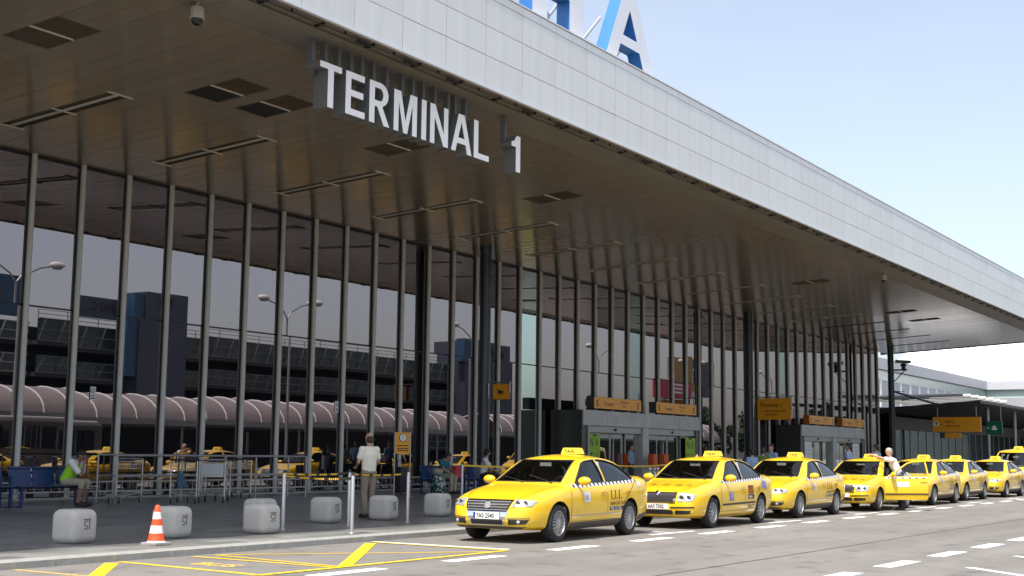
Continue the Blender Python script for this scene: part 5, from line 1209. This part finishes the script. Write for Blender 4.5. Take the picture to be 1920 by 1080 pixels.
# the open driver's door: panel, window frame, trim
def open_door(t, P, s, ang):
    hx, hy = 1.38, -(s.w(1.4)-.03)
    X0, X1 = 1.36, 2.64; left = lambda x, z, o: P.side(x, z, o, -1)
    rot = T(hx, hy, 0) @ Matrix.Rotation(R(-ang), 4, 'Z') @ T(-hx, -hy, 0)
    zb_ = lambda x: .31; zt_ = lambda x: .965+.012*(x-1.4)
    b = MB(); nu, nv = 16, 10; g = [[left(X0+(X1-X0)*i/nu, zb_(0)+(zt_(X0+(X1-X0)*i/nu)-.31)*j/nv, 0) for i in range(nu+1)] for j in range(nv+1)]; W_ = nu+1
    inn = [[p+Vector((0, .085, 0)) for p in r] for r in g]; A = [p for r in g for p in r]; B_ = [p for r in inn for p in r]; N = len(A)
    fs = [(j*W_+i, j*W_+i+1, (j+1)*W_+i+1, (j+1)*W_+i) for j in range(nv) for i in range(nu)]; fi = [tuple(N+k for k in reversed(f)) for f in fs]
    e = [i for i in range(W_)]+[j*W_+nu for j in range(1, nv+1)]+[nv*W_+i for i in range(nu-1, -1, -1)]+[j*W_ for j in range(nv-1, 0, -1)]
    b.add(A+B_, fs, 0); o = len(b.v)-2*N
    b.f += [tuple(o+k for k in f) for f in fi]; b.m += [1]*len(fi); n = len(e); b.f += [(o+e[k], o+e[(k+1) % n], o+N+e[(k+1) % n], o+N+e[k]) for k in range(n)]; b.m += [0]*n
    d = b.xf(rot).build('open_door', ['taxi', 'interior'], t, 35)
    f = MB(); pts = [(1.52, .97), (2.12, 1.345), (2.28, 1.39), (2.655, 1.412), (2.67, .98)]; fine = [(a[0]+(c[0]-a[0])*k/4, a[1]+(c[1]-a[1])*k/4) for a, c in zip(pts[:-1], pts[1:]) for k in range(4)]+[pts[-1]]
    f.tube([left(x, z, -.01) for x, z in fine], .024, 6); f.xf(rot).build('window_frame', 'taxi', d, 50)
    g_ = MB(); poly = [(1.58, .97)]+[(2.12, 1.335), (2.28, 1.375), (2.63, 1.40), (2.655, .98)]; g_.add([left(x, z, -.012) for x, z in poly], [tuple(range(len(poly)))]); g_.xf(rot).build('door_glass', 'carglass', d)
    h = MB(); patch(h, left, [(2.42, .815), (2.62, .825), (2.62, .855), (2.42, .845)], .022, 6, 2, 0, .03); h.xf(rot).build('door_handle', 'taxi', d)
    st = MB(); patch(st, left, [(1.40, .455), (2.66, .467), (2.66, .50), (1.40, .49)], .014, 12, 1); st.xf(rot).build('side_strip', 'trimblack', d)
    ck = MB(); patch(ck, left, [(1.44, .905), (2.66, .942), (2.66, .968-.01), (1.44, .955)], .004, 20, 1, 0, 0); x = 1.5
    while x < 2.6: patch(ck, left, [(x, .912), (x+.06, .914), (x+.06, .95), (x, .948)], .007, 2, 1, 1, 0); x += .2
    patch(ck, left, [(1.72, .68), (2.10, .68), (2.10, .82), (1.72, .82)], .005, 4, 3, 0, 0); ck.xf(rot).build('chequer_band', ['decal_white', 'black'], d)
    m_ = MB(); m_.ball((1.62, -(s.w(1.6)+.085), 1.03), (.075, .125, .078), 0, 16, 10); m_.tube([(1.62, -(s.w(1.6)-.08), .985), (1.62, -(s.w(1.6)+.05), 1.0)], .028, 8, 1); m_.xf(rot).build('wing_mirror', ['taxi', 'trimblack'], d, 50)
open_door(tso, PSo, ss_, 56)

# ------------------------------------------------------------------ people
def cap_mesh(caps, voxel, smooth_it, mats, name, parent, extra=None):
    """fuse tapered capsules and ellipsoids into one continuous surface"""
    b = MB()
    for c in caps:
        if c[0] == 'e': b.ball(c[1], c[2], 0, 14, 10); continue
        p, q, r0, r1 = Vector(c[0]), Vector(c[1]), c[2], c[3]; n = max(2, int((q-p).length/(min(r0, r1)*.55))+1); sc_ = c[4] if len(c) > 4 else (1, 1)
        for k in range(n+1):
            t = k/n; r = r0+(r1-r0)*t; b.ball(p.lerp(q, t), (r*sc_[0], r*sc_[1], r), 0, 12, 8)
    o = b.build('tmp', mats); m = o.modifiers.new('r', 'REMESH'); m.mode = 'VOXEL'; m.voxel_size = voxel; m.use_smooth_shade = True
    s_ = o.modifiers.new('s', 'SMOOTH'); s_.factor = .5; s_.iterations = smooth_it
    me = eval_mesh(o); drop(o); me.name = name
    if extra:
        bm = bmesh.new(); bm.from_mesh(me); e = extra.mesh('x', mats, 60); bm.from_mesh(e); bm.to_mesh(me); bm.free(); bpy.data.meshes.remove(e)
    me.materials.clear(); me.materials.append(M[mats]); me.polygons.foreach_set('use_smooth', [True]*len(me.polygons))
    return link(name, me, parent)
def hand_geo(b, w, d, side, curl=.4):
    d = Vector(d).normalized(); n = d.orthogonal().normalized(); n = Vector((0, -1, 0)) if abs(d.y) < .8 else Vector((0, 0, 1)); n = (n-d*n.dot(d)).normalized(); s = d.cross(n)*side
    w = Vector(w); b.tube([w, w+d*.04, w+d*.085], [.026, .036, .034], 8)
    for k, L in enumerate((.068, .078, .072, .056)):
        p0 = w+d*.08+s*(.027-.018*k); p1 = p0+d*L*.5+n*curl*.012; p2 = p1+(d+n*curl).normalized()*L*.5; b.tube([p0, p1, p2], [.0095, .009, .007], 6)
    p0 = w+d*.025+s*.03; b.tube([p0, p0+(d+s*.9).normalized()*.035, p0+(d*1.3+s*.6).normalized()*.065], [.012, .011, .008], 6)
def person(loc, rz, J, top, bottom, label, hair='dark', skin='skin', sleeve=.75, leg_to=1.0, bald=False, h=1.0, voxel=.017, vest=False, shoes=True, only_top=False):
    t = thing('person', label, 'person', loc, R(rz)); t.scale = (h, h, h)
    V = {k: Vector(v) for k, v in J.items()}; lr = lambda k, s: V[k+s]
    hd, nk, ch, pe = V['head'], V['neck'], V['chest'], V['pel']; up_ = (hd-nk).normalized(); fwd = Vector(J.get('face', (0, -1, 0))).normalized(); sid = fwd.cross(up_).normalized()
    c = [('e', hd+up_*.02, (.078, .096, .115)), (nk+Vector((0, 0, -.03)), hd, .058, .055), (ch, nk, .105, .06, (1.25, .9)), (pe, ch, .115, .125, (1.25, .85))]
    c += [('e', hd+fwd*.095-up_*.01, (.014, .014, .02)), ('e', hd+fwd*.07-up_*.065, (.04, .035, .03))]
    for s_ in (-1, 1): c.append(('e', hd+sid*.078*s_, (.014, .02, .03)))
    ex = MB()
    for s in 'LR':
        sg = -1 if s == 'L' else 1
        c += [(lr('sh', s), lr('el', s), .052, .040), (lr('el', s), lr('wr', s), .041, .028), (ch+Vector((0, 0, .08)), lr('sh', s), .08, .062)]
        hand_geo(ex, lr('wr', s), (lr('wr', s)-lr('el', s)), sg)
        if not only_top: c += [(lr('hi', s), lr('kn', s), .085, .058), (lr('kn', s), lr('an', s), .056, .038), (lr('an', s), lr('an', s)+Vector(J.get('foot', (0, -1, 0)))*.15+Vector((0, 0, -.045)), .04, .032)]
    cap_mesh(c, voxel, 4, skin, 'body', t, ex)
    c = [(pe+Vector((0, 0, .02)), ch, .135, .148, (1.28, .88)), (ch, ch+(nk-ch)*.62, .14, .095, (1.3, .9))]
    for s in 'LR':
        a = lr('sh', s); e_ = a.lerp(lr('el', s), sleeve); c += [(ch+Vector((0, 0, .09)), a, .095, .078), (a, e_, .073, .068)]
    sh = cap_mesh(c, voxel, 5, top, 'shirt', t)
    if vest:
        c = [(pe+Vector((0, 0, .03)), ch, .145, .157, (1.28, .90)), (ch, ch+(nk-ch)*.55, .150, .10, (1.25, .92))]
        for s in 'LR': c.append((ch+Vector((0, 0, .09)), lr('sh', s), .10, .075))
        ve = cap_mesh(c, voxel, 5, 'hivis', 'vest', t)
    if not only_top:
        c = [(pe+Vector((0, 0, .05)), pe-Vector((0, 0, .03)), .132, .128, (1.25, .9))]
        for s in 'LR':
            k, a = lr('kn', s), lr('an', s); c += [(lr('hi', s), k, .100, .076)]
            if leg_to > 0: c += [(k, k.lerp(a, leg_to*.96), .074, .062)]
        cap_mesh(c, voxel, 5, bottom, 'trousers', t)
        if shoes:
            for s in 'LR':
                f_ = Vector(J.get('foot', (0, -1, 0))); a = lr('an', s); b = MB(); b.tube([a-f_*.05+Vector((0, 0, -.03)), a+f_*.06+Vector((0, 0, -.03)), a+f_*.17+Vector((0, 0, -.045)), a+f_*.21+Vector((0, 0, -.05))], [.045, .05, .042, .02], 10); b.v = [(x, y, max(z, a.z-.082)) for x, y, z in b.v]; b.build('shoe', 'shoe', t, 60)
    c = []
    if bald: c += [('e', hd+up_*.0-fwd*.035, (.088, .085, .075)), ('e', hd-up_*.03-fwd*.045, (.08, .07, .06))]
    else: c += [('e', hd+up_*.055-fwd*.022, (.088, .100, .09)), ('e', hd+up_*.0-fwd*.05, (.086, .07, .09))]
    cap_mesh(c, .012, 2, 'hair_'+hair, 'hair', t)
    ey = MB()
    for s_ in (-1, 1): ey.ball(hd+fwd*.088+sid*.032*s_+up_*.015, (.011, .008, .007), 0, 8, 6)
    ey.build('eyes', 'black', t, 60); mo = MB(); mo.tube([hd+fwd*.10-up_*.055+sid*.025, hd+fwd*.105-up_*.056, hd+fwd*.10-up_*.055-sid*.025], .005, 5); mo.build('mouth', 'decal_red', t)
    return t
def stand(**kw):
    J = dict(pel=(0, 0, .96), chest=(0, 0, 1.28), neck=(0, .01, 1.47), head=(0, -.01, 1.62), shL=(.185, 0, 1.40), shR=(-.185, 0, 1.40), elL=(.25, .03, 1.13), elR=(-.25, .03, 1.13), wrL=(.25, -.10, .90), wrR=(-.25, -.10, .90), hiL=(.09, 0, .92), hiR=(-.09, 0, .92), knL=(.10, -.02, .50), knR=(-.10, -.02, .50), anL=(.11, .02, .085), anR=(-.11, .02, .085)); J.update(kw); return J
def sit(**kw):
    J = dict(pel=(0, 0, .55), chest=(0, -.06, .87), neck=(0, -.09, 1.06), head=(0, -.13, 1.20), shL=(.185, -.07, .99), shR=(-.185, -.07, .99), elL=(.23, -.22, .74), elR=(-.23, -.22, .74), wrL=(.10, -.40, .66), wrR=(-.10, -.40, .66), hiL=(.09, -.02, .53), hiR=(-.09, -.02, .53), knL=(.12, -.44, .52), knR=(-.12, -.44, .52), anL=(.12, -.42, .085), anR=(-.12, -.42, .085)); J.update(kw); return J
# man seen from behind, looking towards the glass
person(PP(21.2, 17.36), 166, stand(elL=(.26, -.02, 1.14), wrL=(.16, -.22, 1.05), elR=(-.26, -.02, 1.14), wrR=(-.18, -.22, 1.0), anL=(.10, .04, .085), anR=(-.11, -.02, .085)), 'shirt_cream', 'khaki', 'balding man in cream short-sleeved shirt and khaki trousers seen from behind', hair='brown', bald=True, sleeve=.62, h=1.0)
# man in hi-vis vest, head in hands
person(PP(18.78, 23.92), 24, sit(chest=(0, -.16, .84), neck=(0, -.25, .99), head=(0, -.33, 1.09), shL=(.185, -.19, .96), shR=(-.185, -.19, .96), elL=(.15, -.42, .66), elR=(-.15, -.42, .66), wrL=(.06, -.43, .93), wrR=(-.06, -.43, .93), face=(0, -.85, -.5), anL=(.13, -.36, .085), anR=(-.13, -.36, .085)), 'shirt_white', 'shorts', 'seated man in green safety vest and beige shorts with his face in his hands', skin='skin_tan', sleeve=.7, leg_to=.25, vest=True)
# woman in teal on the far bench, and a man in white beyond the column
person(PP(32.75, 23.95), 8, sit(chest=(0, -.10, .85), neck=(0, -.17, 1.02), head=(0, -.24, 1.13), face=(.3, -.8, -.6), wrL=(.05, -.45, .66), wrR=(-.05, -.42, .62)), 'shirt_teal', 'shorts', 'seated person in teal top looking down beside the floral bag', hair='brown', sleeve=.6)
person(PP(35.05, 23.95), 30, sit(face=(.6, -.8, 0)), 'shirt_white', 'trouser_dark', 'seated person in white shirt right of the dark column', hair='dark', sleeve=.6, h=1.05)
# leaning driver with grey hair beside the open door
person((37.95, 11.40, 0), 195, stand(pel=(0, .10, .94), chest=(0, -.05, 1.26), neck=(0, -.13, 1.44), head=(0, -.17, 1.585), shL=(.185, -.10, 1.38), shR=(-.185, -.10, 1.38), elL=(.22, -.36, 1.43), elR=(-.22, -.36, 1.43), wrL=(.10, -.58, 1.50), wrR=(-.06, -.58, 1.50), hiL=(.09, .10, .90), hiR=(-.09, .10, .90), knL=(.1, .12, .48), knR=(-.1, .10, .48), anL=(.12, .18, .085), anR=(-.12, .10, .085), face=(.75, -.65, -.1)), 'shirt_white', 'trouser_dark', 'grey-haired driver in white shirt leaning on the roof beside the open door', hair='grey', sleeve=.6, h=1.04)
# people on the pavement behind the taxis
ppl = [(40.7, 17.0, 150, 'shirt_blue', 'dark', 'person in blue shirt behind the second taxi, leftmost of three', .91), (41.65, 17.0, 120, 'shirt_green', 'brown', 'person in green top standing between two people in blue', .95), (42.4, 17.0, 250, 'shirt_blue', 'dark', 'person in light blue shirt behind the third taxi roof', 1.02), (46.3, 15.6, 185, 'shirt_blue', 'dark', 'person in blue shirt seen from behind near the far doors', 1.09), (49.2, 15.5, 170, 'shirt_blue', 'dark', 'person in pale blue shirt just left of the grey-haired driver', 1.08), (44.9, 23.75, 10, 'shirt_blue', 'dark', 'person in blue shirt standing in front of the nearer doors', .955)]
for x, y, rz, sh, hr, l, hh in ppl: person(PP(x, y), rz, stand(), sh, 'trouser_dark', l, hair=hr, sleeve=.55, h=hh, voxel=.02)
# driver of the second taxi with an arm up to the roof
dx = tsb.location; 
person((dx.x+2.33, dx.y-.30, .02), 90, sit(elL=(.42, -.10, 1.12), shL=(.20, -.08, 1.0), wrL=(.50, -.08, 1.40), wrR=(-.05, -.40, .80), elR=(-.22, -.2, .78), knL=(.12, -.46, .56), knR=(-.12, -.46, .56), anL=(.12, -.75, .35), anR=(-.12, -.75, .35)), 'shirt_green', 'trouser_dark', 'driver in the second taxi with one bare arm raised to the roof', hair='dark', sleeve=.5, h=.97, voxel=.02, shoes=False)
